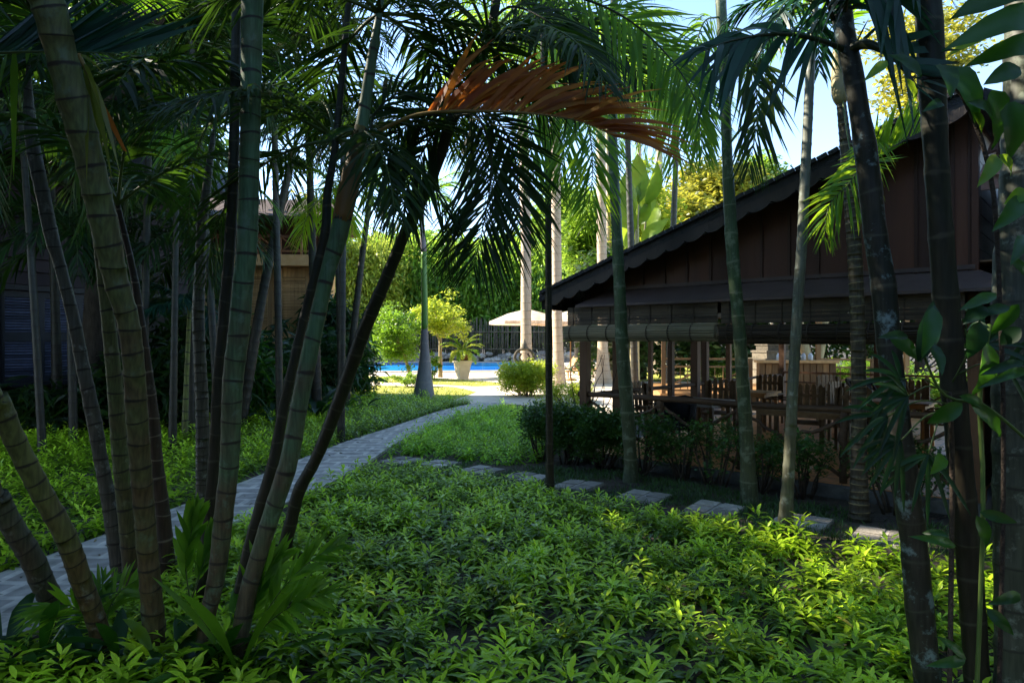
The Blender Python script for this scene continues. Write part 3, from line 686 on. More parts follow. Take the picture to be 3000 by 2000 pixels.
# black folded sling chair
w=loc(3.1,4.6,.152); e=empty('sling_chair',tuple(w),RZ+R(60),'black canvas sling chair leaning before the crossed rear railing','chair')
blackm=surf('black_canvas',(.008,.008,.009),(.016,.016,.018),8,.8,.1)
q=MB(); q.bar((-.28,-.35,.0),(-.28,.35,1.05),.04,.04); q.bar((.28,-.35,.0),(.28,.35,1.05),.04,.04); q.bar((-.24,.4,0),(-.24,-.4,.55),.04,.04); q.bar((.24,.4,0),(.24,-.4,.55),.04,.04); q.bar((-.28,.35,1.05),(.28,.35,1.05),.04,.04); q.build('frame',wood_dk,e)
q=MB(); C=catmull([(0,.36,1.06),(0,.2,.7),(0,.0,.42),(0,-.2,.38),(0,-.4,.54)],14)
v=[];f=[]
for i,c in enumerate(C): v+=[(-.26,c[1],c[2]),(.26,c[1],c[2]),(.26,c[1],c[2]-.015),(-.26,c[1],c[2]-.015)]
for i in range(13):
    for j in range(4): f.append((4*i+j,4*i+(j+1)%4,4*i+4+(j+1)%4,4*i+4+j))
q.add(v,f,0); q.build('sling',blackm,e)
# round black-backed chair left (dark curved back)
w=loc(1.15,.85,.152); e=empty('tub_chair',tuple(w),RZ,'dark round backed tub chair by the pale grey table','chair')
q=MB(); n=18; v=[];f=[]
for i in range(n+1):
    a=R(-20+220*i/n); hh=.88-.12*abs(i-n/2)/(n/2)
    for (r,z) in ((.30,.36),(.33,hh),(.30,hh),(.27,.36)): v.append((r*math.cos(a),r*math.sin(a),z))
for i in range(n):
    for j in range(4): f.append((4*i+j,4*i+(j+1)%4,4*i+4+(j+1)%4,4*i+4+j))
q.add(v,f,0); q.build('backrest',blackm,e)
q=MB(); q.lathe([(.05,.36),(.28,.37),(.29,.42),(.25,.46),(.05,.47)],(0,0,0),20); q.build('seat',blackm,e)
for i in range(4):
    q=MB(); a=R(45+90*i); q.tube([(.24*math.cos(a),.24*math.sin(a),0),(.21*math.cos(a),.21*math.sin(a),.37)],.018,7); q.build('leg',blackm,e)

# second deck behind: raised timber terrace with a counter, railings
d2=P(2180,1100,21); d2[2]=0
dk=empty('timber_terrace',tuple(d2),R(-8),'warm wooden terrace with pale railings behind the pavilion','terrace')
q=MB(); q.box(-2.6,4.4,-1.0,4.5,0,.35,0); q.build('platform',wood_lt,dk)
for x in (-2.5,-1.3,0.0,1.9,3.4,4.3):
    q=MB(); q.box(x-.06,x+.06,-.96,-.84,.35,3.2 if x in (-2.5,1.9,4.3) else 1.4,0); q.build('post',wood_lt,dk)
for i,(x0,x1) in enumerate(((-2.44,-1.36),(-1.24,-.06),(1.96,3.34))):
    q=MB(); q.bar((x0,-.9,1.38),(x1,-.9,1.38),.07,.06); q.bar((x0,-.9,1.15),(x1,-.9,1.15),.05,.05); q.bar((x0,-.9,.5),(x1,-.9,1.12),.05,.05); q.bar((x0,-.9,.45),(x1,-.9,.45),.05,.05)
    for j in range(4): xx=x0+(x1-x0)*(j+1)/5; q.bar((xx,-.9,.48),(xx,-.9,1.13),.025,.025)
    q.build('railing',wood_lt,dk)
q=MB(); q.add([(-3.2,-1.6,3.3),(5,-1.6,3.3),(5,5,4.4),(-3.2,5,4.4),(-3.2,-1.6,3.2),(5,-1.6,3.2),(5,5,4.3),(-3.2,5,4.3)],[(0,1,2,3),(7,6,5,4),(0,4,5,1),(1,5,6,2),(2,6,7,3),(3,7,4,0)],0,.5,False); q.build('roof',roof_m,dk)
cw=d2+np.array([.75,-1.7,0]); e=empty('bar_counter',tuple(cw),R(-8),'orange brown bar counter in front of the timber terrace','counter')
q=MB(); q.box(-.95,1.2,-.3,.3,1.30,1.37,0); q.build('counter_top',teak_m,e)
q=MB(); 
for i in range(12): q.box(-.9+.17*i,-.75+.17*i,-.22,-.18,.0,1.28,0)
q.box(-.9,1.15,-.17,.2,0,1.29,0); q.build('front_panel',wood_lt,e)
glassm=surf('glassware',(.6,.6,.58),(.7,.7,.68),5,.15,.02)
for i,(x,nm) in enumerate(((-.35,'glass jar at the left end of the bar counter'),(.35,'middle glass jar on the bar counter'),(.55,'glass jar at the right of the bar counter'))):
    q=MB(); q.lathe([(.05,0),(.065,.02),(.065,.14),(.04,.17),(.045,.2)],(0,0,0),14); o=q.build('glass_jar',glassm,None,label=nm,cat='jar',group='jars on the counter'); o.location=tuple(cw+np.array([x,0,1.37]))
# stepped stone mound (small stupa) behind
w=P(2262,1080,27); w[2]=0; e=empty('stone_stupa',tuple(w),R(10),'grey stepped stone stupa behind the bar counter','stupa')
q=MB(); z=0
for i,(r,h) in enumerate(((.75,.9),(.66,.35),(.55,.3),(.44,.28),(.33,.25))):
    q.box(-r,r,-r,r,z,z+h,0); q.box(-r-.04,r+.04,-r-.04,r+.04,z+h-.08,z+h-.01,0); z+=h
q.lathe([(.25,z),(.28,z+.1),(.15,z+.3),(.03,z+.6)],(0,0,0),14); q.build('tiers',stone_dk,e)

# ============================================================ main house on the right (tiled roof)
hb=loc(5.42,.3); th_=empty('tiled_house',tuple(hb),RZ,'dark boarded house with red brown tiled roof at the right edge','house')
q=MB()
for i in range(20): q.box(0,4,0,.05,.2+.2*i,.39+.2*i,0); 
q.box(0,4,.06,3.4,0,3.9,0); q.build('wall',clad_m,th_)
tile_r=surf('roof_tile_red',(.26,.14,.11),(.38,.22,.18),8,.7,.3)
q=MB()
for r in range(9):
    for c in range(26):
        x=-.13+.19*c+(r%2)*.09; y=-.35+.26*r; z=3.72+.17*r
        q.add([(x,y,z),(x+.18,y,z),(x+.18,y+.3,z+.17),(x,y+.3,z+.17),(x,y,z-.03),(x+.18,y,z-.03),(x+.09,y-.05,z-.015),(x+.09,y-.05,z+.012)],[(0,1,2,3),(0,4,6,7),(7,6,5,1),(0,7,1)],0,None,False)
q.box(-.12,4.2,-.33,-.28,3.55,3.70,0,.1); q.build('roof',tile_r,th_)

# ============================================================ left wooden house
lh0=np.array([-11.4,15.2,0]); ld=np.array([.48,.876,0]); lrz=math.atan2(.876,.48)
lh=empty('wooden_house',tuple(lh0),lrz,'dim mauve boarded house with louvred windows at the left edge','house')
# local x along the wall, wall faces -y side? (right of travel) => towards +x world is local -y
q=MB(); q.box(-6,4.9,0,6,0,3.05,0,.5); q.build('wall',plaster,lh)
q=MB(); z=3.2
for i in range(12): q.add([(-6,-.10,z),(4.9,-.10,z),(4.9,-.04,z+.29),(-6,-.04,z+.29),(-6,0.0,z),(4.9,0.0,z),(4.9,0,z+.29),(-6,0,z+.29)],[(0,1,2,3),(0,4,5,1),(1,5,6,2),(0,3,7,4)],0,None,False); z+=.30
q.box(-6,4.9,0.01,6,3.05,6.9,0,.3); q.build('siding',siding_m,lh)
q=MB(); q.bar((-6,-.14,3.12),(4.9,-.14,3.12),.1,.12,0,.3); q.build('band_board',frame_dk,lh)
q=MB(); q.add([(-7,-1.4,6.0),(6,-1.4,6.0),(6,3,8.8),(-7,3,8.8),(-7,-1.4,5.85),(6,-1.4,5.85),(6,3,8.6),(-7,3,8.6)],[(0,1,2,3),(7,6,5,4),(0,4,5,1),(1,5,6,2)],0,.5,False)
q.add([(-7,3,8.8),(6,3,8.8),(6,7.4,6.0),(-7,7.4,6.0)],[(0,1,2,3)],0,.5,False); q.build('roof',roof_m,lh)
def tl(u):   # position along the wall seen at column u
    k=(u-1500)/F; return (k*15.2+11.4)/(.48-k*.876)
q=MB(); q.bar((-2,-.12,.93),(3.2,-.12,.93),.24,.09,0); q.build('window_sill',frame_dk,lh)
ws=[(-60,-8),(8,98),(125,212),(236,318)]
for (ua,ub) in ws:
    x0,x1=tl(ua),tl(ub); w=MB(); 
    w.box(x0-.10,x0,-.09,-.0,.98,3.04,0); w.box(x1,x1+.10,-.09,0,.98,3.04,0); w.box(x0,x1,-.09,0,.98,1.1,0); w.box(x0,x1,-.088,0,1.9,2.1,0); w.box(x0,x1,-.09,0,2.9,3.04,0)
    wo=w.build('window',frame_dk,lh)
    for (za,zb) in ((1.12,1.89),(2.12,2.89)):
        s=MB(); z=za
        while z<zb-.02: s.add([(x0,-.075,z),(x1,-.075,z),(x1,-.02,z+.04),(x0,-.02,z+.04),(x0,-.075,z-.008),(x1,-.075,z-.008)],[(0,1,2,3),(0,4,5,1)],0,None,False); z+=.062
        s.build('shutter',shutter_m,wo)

# ============================================================ second house with a balcony
h2=empty('balcony_house',(-8.6,22,0),R(4),'honey coloured timber house with balcony behind the dark shrubs','house')
q=MB()
for i in range(34): q.box(-1.8+.12*i,-1.69+.12*i,0,.08,.2,4.3,0)
q.box(-5,2.3,.08,3,0,4.3,0,.4); q.build('wall',bamboo_wall,h2)
q=MB(); q.box(-3.2,2.5,-1.0,.2,4.30,4.52,0,.5); q.box(-3.2,2.5,-1.06,-1.0,4.24,4.58,0,.7); q.build('balcony_floor',ochre,h2)
for x in (-2.4,-.5,1.1,2.25):
    q=MB(); q.box(x-.08,x+.08,-.16,-.02,0,4.25,0); q.build('pillar',ochre,h2)
q=MB(); q.bar((-3.2,-.95,5.15),(2.45,-.95,5.15),.09,.07); q.bar((-3.2,-.95,4.7),(2.45,-.95,4.7),.07,.05)
x=-3.1
while x<1.9:
    q.bar((x,-.95,4.7),(x+.6,-.95,5.13),.04,.04); q.bar((x+.6,-.93,4.7),(x,-.93,5.13),.04,.04); q.bar((x+.62,-.95,4.55),(x+.62,-.95,5.2),.06,.06); x+=.64
q.build('balcony_railing',surf('rail_brown',(.16,.07,.03),(.24,.11,.05),8,.6,.2),h2)
q=MB()
for i,(z) in enumerate(np.arange(2.2,4.0,.05)): q.box(.9,1.9,-.02,.0,z,z+.03,0); q.box(-.3,.7,-.02,0,z,z+.03,0)
q.build('reed_screen',surf('reed_screen',(.28,.17,.07),(.36,.23,.1),12,.6,.2),h2)
q=MB(); q.box(-5,2.3,1.0,3,4.55,6.1,0,.3); q.build('upper_wall',clad_m,h2)
q=MB(); q.add([(-6,-1.2,5.75),(3.0,-1.2,5.75),(3.0,2.0,6.9),(-6,2.0,6.9),(-6,-1.2,5.65),(3,-1.2,5.65),(3,2.0,6.8),(-6,2.0,6.8)],[(0,1,2,3),(7,6,5,4),(0,4,5,1),(1,5,6,2)],0,.5,False)
q.add([(-6,2.0,6.9),(3,2.0,6.9),(3,4.2,5.9),(-6,4.2,5.9)],[(0,1,2,3)],0,.5,False); q.build('roof',surf('shingle_brown',(.035,.02,.016),(.07,.042,.034),14,.8,.5),h2)

# ============================================================ PALM STEMS
GL='palm stems of the big clump on the left'
GR='palm trunks in front of the pavilion'
pA,wA,_,bA=palm('palm_tree','thickest green ringed palm stem of the left clump, leaning left at the top',
 [(-60,118,95),(0,137,93),(172,183,82),(312,220,86),(440,256,78),(670,309,74),(820,340,66),(985,383,58),(1300,406,58),(1568,428,56),(1818,450,62),(1940,458,66)],t_green,Ytop=3.1,spacing=.125,group=GL,seed=1,ext=.9,bulge=.06)
pB,wB,_,bB=palm('palm_tree','tan ringed palm stem tucked just left of the thickest green stem',
 [(560,268,32),(700,292,36),(900,313,36),(1065,330,40),(1230,344,44),(1347,353,44),(1568,375,44),(1745,397,46)],t_tan,Ytop=4.6,spacing=.15,group=GL,seed=2,ext=.6)
pC,wC,_,bC=palm('palm_tree','grey slim palm stem in front of the louvred windows, ending in a pointed shaft',
 [(170,83,7),(326,85,30),(446,100,38),(580,128,38),(697,153,38),(784,178,32),(936,216,34),(1065,241,36),(1230,275,40),(1347,295,38),(1501,325,42),(1715,361,40)],t_grey,Ytop=4.9,spacing=.14,group=GL,seed=3)
pD,wD,_,bD=palm('palm_tree','dark brown slender palm stem just right of the thickest green stem',
 [(600,345,14),(806,392,20),(918,408,24),(1065,431,24),(1230,450,32),(1347,458,36),(1523,479,42),(1690,492,42)],trunkmat('stem_brown',(.032,.022,.014),(.042,.024,.015),lich=.2,ring=(.16,.13,.10),ringw=.02),Ytop=5.2,spacing=.16,group=GL,seed=4)
pE,wE,_,bE=palm('palm_tree','yellowish ringed palm stem leaning strongly left over the path',
 [(1060,-62,62),(1168,-5,58),(1275,38,56),(1434,117,58),(1568,190,58),(1702,239,56),(1836,288,54),(1940,312,56)],trunkmat('stem_yellow',(.09,.10,.03),(.075,.048,.02),z0=.4,z1=1.3,lich=.35),Ytop=3.3,spacing=.11,group=GL,seed=5,ext=2.5)
pF,wF,_,bF=palm('palm_tree','lowest leaning palm stem crossing the path at the bottom left corner',
 [(1350,-60,64),(1450,-10,60),(1523,25,60),(1635,93,62),(1702,123,62),(1791,165,60),(1860,190,58)],trunkmat('stem_grey_green',(.065,.07,.042),(.055,.04,.026),z0=.1,z1=1.1,lich=.35),Ytop=3.9,spacing=.1,group=GL,seed=6,ext=2.5)
pG,wG,_,bG=palm('palm_tree','tall straight blue green palm stem right of the left clump centre',
 [(-40,740,62),(0,739,62),(330,735,56),(696,725,58),(828,712,58),(962,700,60),(1123,681,58),(1346,672,54),(1501,656,54),(1679,636,50),(1836,603,46),(1960,588,50)],t_teal,Ytop=3.8,spacing=.13,group=GL,seed=7,ext=.8,bulge=.03)
pH,wH,_,bH=palm('palm_tree','dull dark palm stem standing behind the blue green stem',
 [(0,694,26),(600,680,30),(918,656,32),(1100,640,32),(1350,628,34),(1523,614,36),(1790,590,38)],t_dark,Ytop=4.8,spacing=.2,group=GL,seed=8,ext=.8)
pI,wI,_,bI=palm('palm_tree','pale grey palm stem with close rings, bent near its narrow top',
 [(360,630,8),(450,618,18),(580,602,26),(650,592,30),(784,586,30),(918,581,34),(1050,586,34),(1186,592,36),(1346,593,38),(1500,592,36),(1630,588,38)],t_grey,Ytop=5.9,spacing=.075,group=GL,seed=9)
pJ,wJ,_,bJ=palm('palm_tree','green palm stem leaning right with an orange brown sheath halfway up',
 [(0,1117,18),(178,1089,30),(357,1062,38),(446,1045,48),(580,1015,52),(696,990,54),(784,963,46),(918,932,46),(1052,903,50),(1186,876,50),(1346,847,54),(1479,805,54),(1612,763,50),(1746,725,52),(1900,700,54),(1965,694,56)],t_teal,Ytop=4.2,spacing=.17,group=GL,seed=10,ext=.5,bulge=.03)
q=MB(); 
def seginter(W,RD,z0,z1,n=14):
    zz=np.linspace(z0,z1,n); X=np.column_stack([np.interp(zz,W[:,2],W[:,j]) for j in range(3)]); r=np.interp(zz,W[:,2],RD); return X,r
_i=_; X,r=seginter(wJ,_i,2.62,3.2); q.tube(X,r*np.array([1.03,1.08,1.12,1.15,1.16,1.16,1.15,1.14,1.12,1.1,1.08,1.06,1.05,1.04]),16); q.build('sheath',shaft_orange,pJ)
pK,wK,_,bK=palm('palm_tree','dark brown stem pressed against the left of the leaning green stem',
 [(400,985,20),(560,960,24),(696,950,28),(918,893,26),(1052,862,28),(1186,832,30),(1346,803,34),(1479,765,36),(1650,722,38),(1850,690,44)],t_dark,Ytop=4.6,spacing=.2,group=GL,seed=11,ext=1.2)
pL,wL,_,bL=palm('palm_tree','almost black palm stem leaning far right over the path',
 [(0,1455,26),(130,1428,28),(250,1380,30),(357,1322,36),(446,1293,36),(580,1240,36),(650,1200,36),(828,1126,40),(962,1068,44),(1096,1021,42),(1230,972,42),(1346,925,38),(1434,878,40),(1523,854,38),(1650,820,38)],t_dark,Ytop=5.0,spacing=.2,group=GL,seed=12,ext=.5)
pM,wM,_,bM=palm('palm_tree','thin almost black palm stem standing alone between path and pavilion',
 [(300,1595,16),(500,1605,18),(900,1607,20),(1300,1610,22),(1460,1611,25)],t_dark,Ytop=7.9,spacing=.2,group=GR,seed=13,ext=.8)
pN,wN,_,bN=palm('palm_tree','mottled green palm trunk in front of the left end of the pavilion',
 [(150,1798,26),(400,1795,28),(650,1806,31),(873,1817,35),(1007,1823,38),(1163,1835,40),(1346,1847,38),(1410,1848,42)],t_mottle,spacing=.3,group=GR,seed=14,ext=1.)
pO,wO,_,bO=palm('palm_tree','lichen covered green palm trunk before the middle of the pavilion roof slope',
 [(-20,2110,30),(178,2121,32),(446,2130,30),(650,2141,36),(784,2150,36),(962,2166,36),(1186,2181,38),(1346,2190,42),(1475,2195,46)],t_mottle,spacing=.28,group=GR,seed=15,ext=1.)
pP,wP,_,bP=palm('palm_tree','slim grey palm trunk leaning slightly right against the blue sky',
 [(100,2383,18),(178,2375,25),(357,2367,27),(536,2358,28),(696,2350,29),(873,2338,30),(1096,2325,30),(1346,2313,33),(1480,2304,38),(1575,2298,44)],trunkmat('stem_slim',(.10,.11,.08),(.07,.07,.042),lich=.5,ring=(.08,.08,.06),ringw=.02),spacing=.13,group=GR,seed=16,ext=.3)
pQ,wQ,rQ,bQ=palm('palm_tree','rough dark palm trunk with a cream crownshaft beside the thick black trunk',
 [(300,2464,26),(446,2480,34),(580,2492,38),(873,2511,40),(1096,2515,40),(1346,2517,44),(1525,2517,50)],trunkmat('stem_rough',(.045,.036,.02),(.035,.028,.018),lich=.5,lichen=(.17,.17,.10),ring=(.24,.19,.09),ringw=.03),spacing=.075,group=GR,seed=17)
q=MB(); tq=wQ[-1]; rr=.05
q.tube(catmull([tq+(0,0,-.02),tq+(-.015,0,.12),tq+(-.03,0,.3),tq+(-.05,0,.62)],12),[.05,.075,.085,.085,.08,.075,.068,.062,.055,.048,.04,.035],14); q.build('crownshaft',shaft_cream,pQ)
pR,wR,_,bR=palm('palm_tree','thick black palm trunk with pale blue lichen spots low down',
 [(60,2470,56),(170,2492,58),(312,2516,56),(464,2540,64),(696,2567,64),(828,2588,68),(1007,2604,66),(1208,2628,66),(1346,2643,74),(1568,2674,72),(1791,2694,76),(1996,2717,74),(2060,2724,76)],t_dark2,spacing=.27,group=GR,seed=18,Ytop=3.5,ext=1.2,bulge=.04)
pS,wS,_,bS=palm('palm_tree','thick black palm trunk with thin pale rings, second from the right edge',
 [(-40,2718,70),(0,2721,69),(223,2731,74),(446,2743,66),(696,2758,66),(873,2772,69),(1096,2791,68),(1346,2812,66),(1612,2836,68),(1996,2862,68),(2080,2868,70)],t_dark,spacing=.24,group=GR,seed=19,Ytop=3.3,ext=1.2,bulge=.05)
pT,wT,_,bT=palm('palm_tree','rightmost grey palm trunk with pale lichen, cut by the picture edge',
 [(-40,3004,96),(130,3000,98),(536,2990,100),(873,2968,104),(1346,2970,106),(1996,2975,110),(2100,2976,112)],trunkmat('stem_lichen',(.05,.056,.036),(.055,.06,.04),lich=.8,lichen=(.22,.25,.19),ring=(.03,.03,.02),ringw=.03),spacing=.22,group=GR,seed=20,ext=1.2)

# crowns above the picture (they shade the bed)
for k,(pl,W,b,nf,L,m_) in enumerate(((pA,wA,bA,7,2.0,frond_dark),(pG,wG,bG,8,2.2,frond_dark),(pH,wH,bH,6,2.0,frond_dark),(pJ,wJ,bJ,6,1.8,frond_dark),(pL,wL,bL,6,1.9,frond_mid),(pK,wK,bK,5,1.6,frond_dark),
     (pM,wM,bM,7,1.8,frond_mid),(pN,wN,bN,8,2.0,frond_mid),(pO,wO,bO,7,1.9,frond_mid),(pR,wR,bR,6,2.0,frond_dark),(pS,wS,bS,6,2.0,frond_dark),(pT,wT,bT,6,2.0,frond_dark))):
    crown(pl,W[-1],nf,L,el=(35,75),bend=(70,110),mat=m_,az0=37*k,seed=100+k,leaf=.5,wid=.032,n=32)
def atv(W,base,v):      # point on a stem at picture row v
    b_=np.array([(CAMZ-(w+base)[2])*F/(w+base)[1]+1000 for w in W]); o_=np.argsort(b_); return np.array([np.interp(v,b_[o_],W[o_,j]) for j in range(3)])
for pl,W,b,v,nf,L,el,sd,m_ in ((pL,wL,bL,110,10,1.6,(-10,60),171,frond_dark),(pL,wL,bL,330,7,1.3,(-5,50),172,frond_dark),(pJ,wJ,bJ,40,7,1.5,(0,60),173,frond_dark),
       (pK,wK,bK,410,8,1.5,(-10,70),175,frond_dark)):
    crown(pl,atv(W,b,v),nf,L,el=el,bend=(50,110),mat=m_,seed=sd,leaf=.42,wid=.022,n=40,az0=sd*31)
for pl,W,k in ((pE,wE,0),(pF,wF,1)): crown(pl,W[-1],6,1.8,el=(20,70),bend=(60,100),mat=frond_dark,seed=140+k)
crown(pC,wC[-1],4,1.3,el=(30,75),bend=(60,120),mat=frond_mid,seed=150,az0=100)
crown(pB,wB[-1],5,1.4,el=(30,75),bend=(60,120),mat=frond_dark,seed=151)
crown(pD,wD[-1],5,1.5,el=(30,80),bend=(60,120),mat=frond_dark,seed=152)
crown(pI,wI[-1],7,1.9,el=(10,75),bend=(60,120),mat=frond_dark,seed=153)
crown(pP,wP[-1],7,1.0,el=(0,70),bend=(60,110),mat=frond_teal,seed=154,leaf=.34,n=26)
crown(pQ,wQ[-1]+np.array([-.05,0,.6]),4,1.4,el=(40,75),bend=(60,110),mat=frond_mid,seed=155,leaf=.4)

# ---- hero fronds, each on the palm it grows from
def hero(parent,base,pts,Y,L,wid,mats,**kw):
    """pts list of (u,v[,Y])"""
    path=np.array([P(p[0],p[1],p[2] if len(p)>2 else Y) for p in pts])-np.array(base)
    m=MB(); frond(m,path,L,wid,**kw); return m.build('frond',mats,parent,label=kw.get('label'))
# dead orange frond
o=hero(pJ,bJ,[(1085,398,4.3),(1170,355,4.25),(1250,331,4.2),(1400,326,4.15),(1560,333,4.1),(1700,356,4.05),(1800,400,4.0)],4.2,.76,.036,[frond_dead,rachis_d],ang=56,droop=.30,n=86,t0=.26,sides=(-1,),rad=.014,up=(0,-1,.15),lift=.02,jitter=.15,prof=lambda t:np.clip(.95-.3*t,.4,1))
o['label']='dead orange palm frond with all its leaflets swept upward'
hero(pJ,bJ,[(1085,398,4.3),(1100,330,4.5),(1180,270,4.6),(1300,290,4.7)],4.4,.35,.03,[frond_dark,rachis_k],n=26,up=(0,-1,.4))
# large green arch from top centre to the right
hero(pL,bL,[(1480,-40,5),(1700,-5,5),(1850,65,4.9),(1970,180,4.8),(2035,290,4.7),(2055,400,4.65)],5,.50,.024,[frond_mid,rachis_k],ang=62,droop=.25,n=72,t0=.06,up=(0,-1,.3),lift=0,rad=.014)
hero(pL,bL,[(1470,-20,5),(1560,10,5.2),(1700,60,5.4),(1820,150,5.4),(1900,260,5.4)],5,.5,.026,[frond_dark,rachis_k],ang=60,droop=.3,n=52,t0=.1,up=(0,-1,.5))
hero(pL,bL,[(1440,60,5),(1500,20,5),(1600,60,4.8),(1690,150,4.8),(1740,280,4.8)],5,.45,.026,[frond_dark,rachis_k],ang=60,droop=.5,n=42,up=(0,-1,.5))
# drooping fish-bone fronds in the centre
hero(pL,bL,[(1330,340,4.9),(1400,345,4.7),(1440,470,4.6),(1420,640,4.6),(1385,790,4.6)],5,.58,.019,[frond_dark,rachis_k],ang=52,droop=.22,n=70,t0=.12,up=(0,-1,0),lift=0,rad=.012)
hero(pL,bL,[(1335,335,4.95),(1430,330,4.9),(1500,430,4.8),(1520,580,4.8),(1525,690,4.8)],5,.46,.018,[frond_dark,rachis_k],ang=54,droop=.25,n=56,t0=.15,up=(0,-1,0),lift=0)
hero(pL,bL,[(1330,345,5.1),(1280,380,5.2),(1230,460,5.2),(1190,560,5.2),(1180,650,5.2)],5,.38,.024,[frond_dark,rachis_k],ang=46,droop=.55,n=40,t0=.1,up=(0,-1,0))
hero(pL,bL,[(1325,345,5.1),(1240,340,5.2),(1160,400,5.2),(1120,480,5.2)],5,.38,.024,[frond_dark,rachis_k],ang=50,droop=.6,n=34,t0=.1,up=(0,-1,0))
# two fronds from the thin centre palm
hero(pM,bM,[(1600,240,7.9),(1680,260,7.2),(1725,380,6.9),(1735,520,6.8),(1712,660,6.8)],7,.62,.025,[frond_mid,rachis_g],ang=50,droop=.25,n=64,t0=.15,up=(0,-1,0),lift=0,rad=.016)
hero(pM,bM,[(1598,260,7.9),(1570,300,7.6),(1555,400,7.5),(1560,520,7.5)],7,.5,.024,[frond_mid,rachis_g],ang=40,droop=.5,n=40,t0=.1,up=(0,-1,0))
hero(pM,bM,[(1598,250,7.9),(1640,290,7.6),(1655,400,7.5),(1640,540,7.5)],7,.5,.024,[frond_mid,rachis_g],ang=40,droop=.5,n=40,t0=.1,up=(0,-1,0))
hero(pN,bN,[(1800,-30,9),(1880,60,8.4),(1970,260,8.2),(1985,420,8.2),(1970,500,8.2)],8,.6,.036,[frond_lit,rachis_g],ang=45,droop=.5,n=50,t0=.1,up=(0,-1,0))
hero(pO,bO,[(2112,60,8),(2150,100,7.6),(2210,230,7.5),(2215,380,7.5),(2190,500,7.5)],8,.55,.034,[frond_dark,rachis_g],ang=45,droop=.5,n=46,t0=.1,up=(0,-1,0))
hero(pO,bO,[(2108,50,8),(2060,70,7.6),(2030,200,7.5),(2045,340,7.5),(2060,460,7.5)],8,.5,.034,[frond_mid,rachis_g],ang=45,droop=.5,n=46,t0=.1,up=(0,-1,0))
hero(pO,bO,[(2110,60,8),(2200,180,7.8),(2265,250,7.8),(2225,330,7.8),(2190,400,7.8)],8,.34,.03,[frond_yel,rachis_k],ang=45,droop=.3,n=30,t0=.2,up=(0,-1,0))
# dark frond with broad leaflets across the top right
hero(pR,bR,[(2480,150,3.5),(2400,118,3.4),(2280,100,3.3),(2150,118,3.2),(2060,150,3.1)],3.3,.36,.042,[frond_teal,rachis_k],ang=38,droop=.6,n=17,t0=.15,up=(0,-1,.3),rad=.016,lift=0,jitter=.25)
hero(pR,bR,[(2480,150,3.5),(2540,130,3.4),(2620,170,3.3),(2690,260,3.2)],3.3,.30,.036,[frond_teal,rachis_k],ang=60,droop=.1,n=16,t0=.1,sides=(-1,),up=(0,-1,.2),rad=.03,jitter=.2)
hero(pR,bR,[(2440,60,3.5),(2420,-40,3.4),(2460,-140,3.3),(2560,-200,3.2)],3.3,.42,.045,[frond_teal,rachis_k],ang=80,droop=.8,n=20,t0=.05,up=(0,-1,.2),jitter=.2)
hero(pR,bR,[(2470,60,3.5),(2500,-60,3.3),(2600,-90,3.2),(2680,-60,3.1)],3.3,.40,.04,[frond_teal,rachis_k],ang=75,droop=1.0,n=18,t0=.05,up=(0,-1,.2),jitter=.2)
# bright fronds hanging by the roof
qb=bQ; crowntop=P(2525,470,7.2)
hero(pQ,qb,[(2450,190,7.3),(2560,380,6.9),(2500,520,6.6),(2430,600,6.5),(2415,700,6.5)],6.6,.42,.026,[frond_lit,rachis_g],ang=55,droop=.35,n=50,t0=.35,up=(0,-1,0),lift=0)
hero(pQ,qb,[(2455,190,7.3),(2500,470,7.0),(2570,455,6.9),(2650,410,6.8),(2730,370,6.8)],6.8,.48,.028,[frond_lit,rachis_g],ang=60,droop=.0,n=54,t0=.45,sides=(-1,),up=(0,-1,0),lift=0)
# top left frond, leaflets raised to the right
hero(pC,bC,[(-60,158,3.3),(60,153,3.3),(180,152,3.3),(335,156,3.3)],3.3,.52,.03,[frond_teal,rachis_g],ang=38,droop=-.02,n=30,t0=.02,sides=(-1,),up=(0,-1,0),rad=.009,lift=0,jitter=.04,prof=lambda t:.95+0*t)
hero(pA,bA,[(230,160,3.3),(262,230,3.3),(270,300,3.35)],3.3,.32,.03,[frond_yel,rachis_d],ang=28,droop=.7,n=6,t0=.0,up=(0,-1,0),lift=0,jitter=.3)
hero(pC,bC,[(83,150,3.5),(50,140,3.5),(20,160,3.5)],3.5,.36,.05,[frond_mid,rachis_g],ang=80,droop=1.2,n=3,t0=.1,up=(0,-1,0))
# yellow-brown broken blade
m=MB(); v=[P(265,235,3.3),P(282,262,3.3),P(330,350,3.28),P(372,445,3.3),P(360,440,3.3),P(300,330,3.3)]; m.add([p-bA for p in v],[(0,1,5),(1,2,4,5),(2,3,4)],0,.2); m.build('dry_leaf',frond_dead,pA)

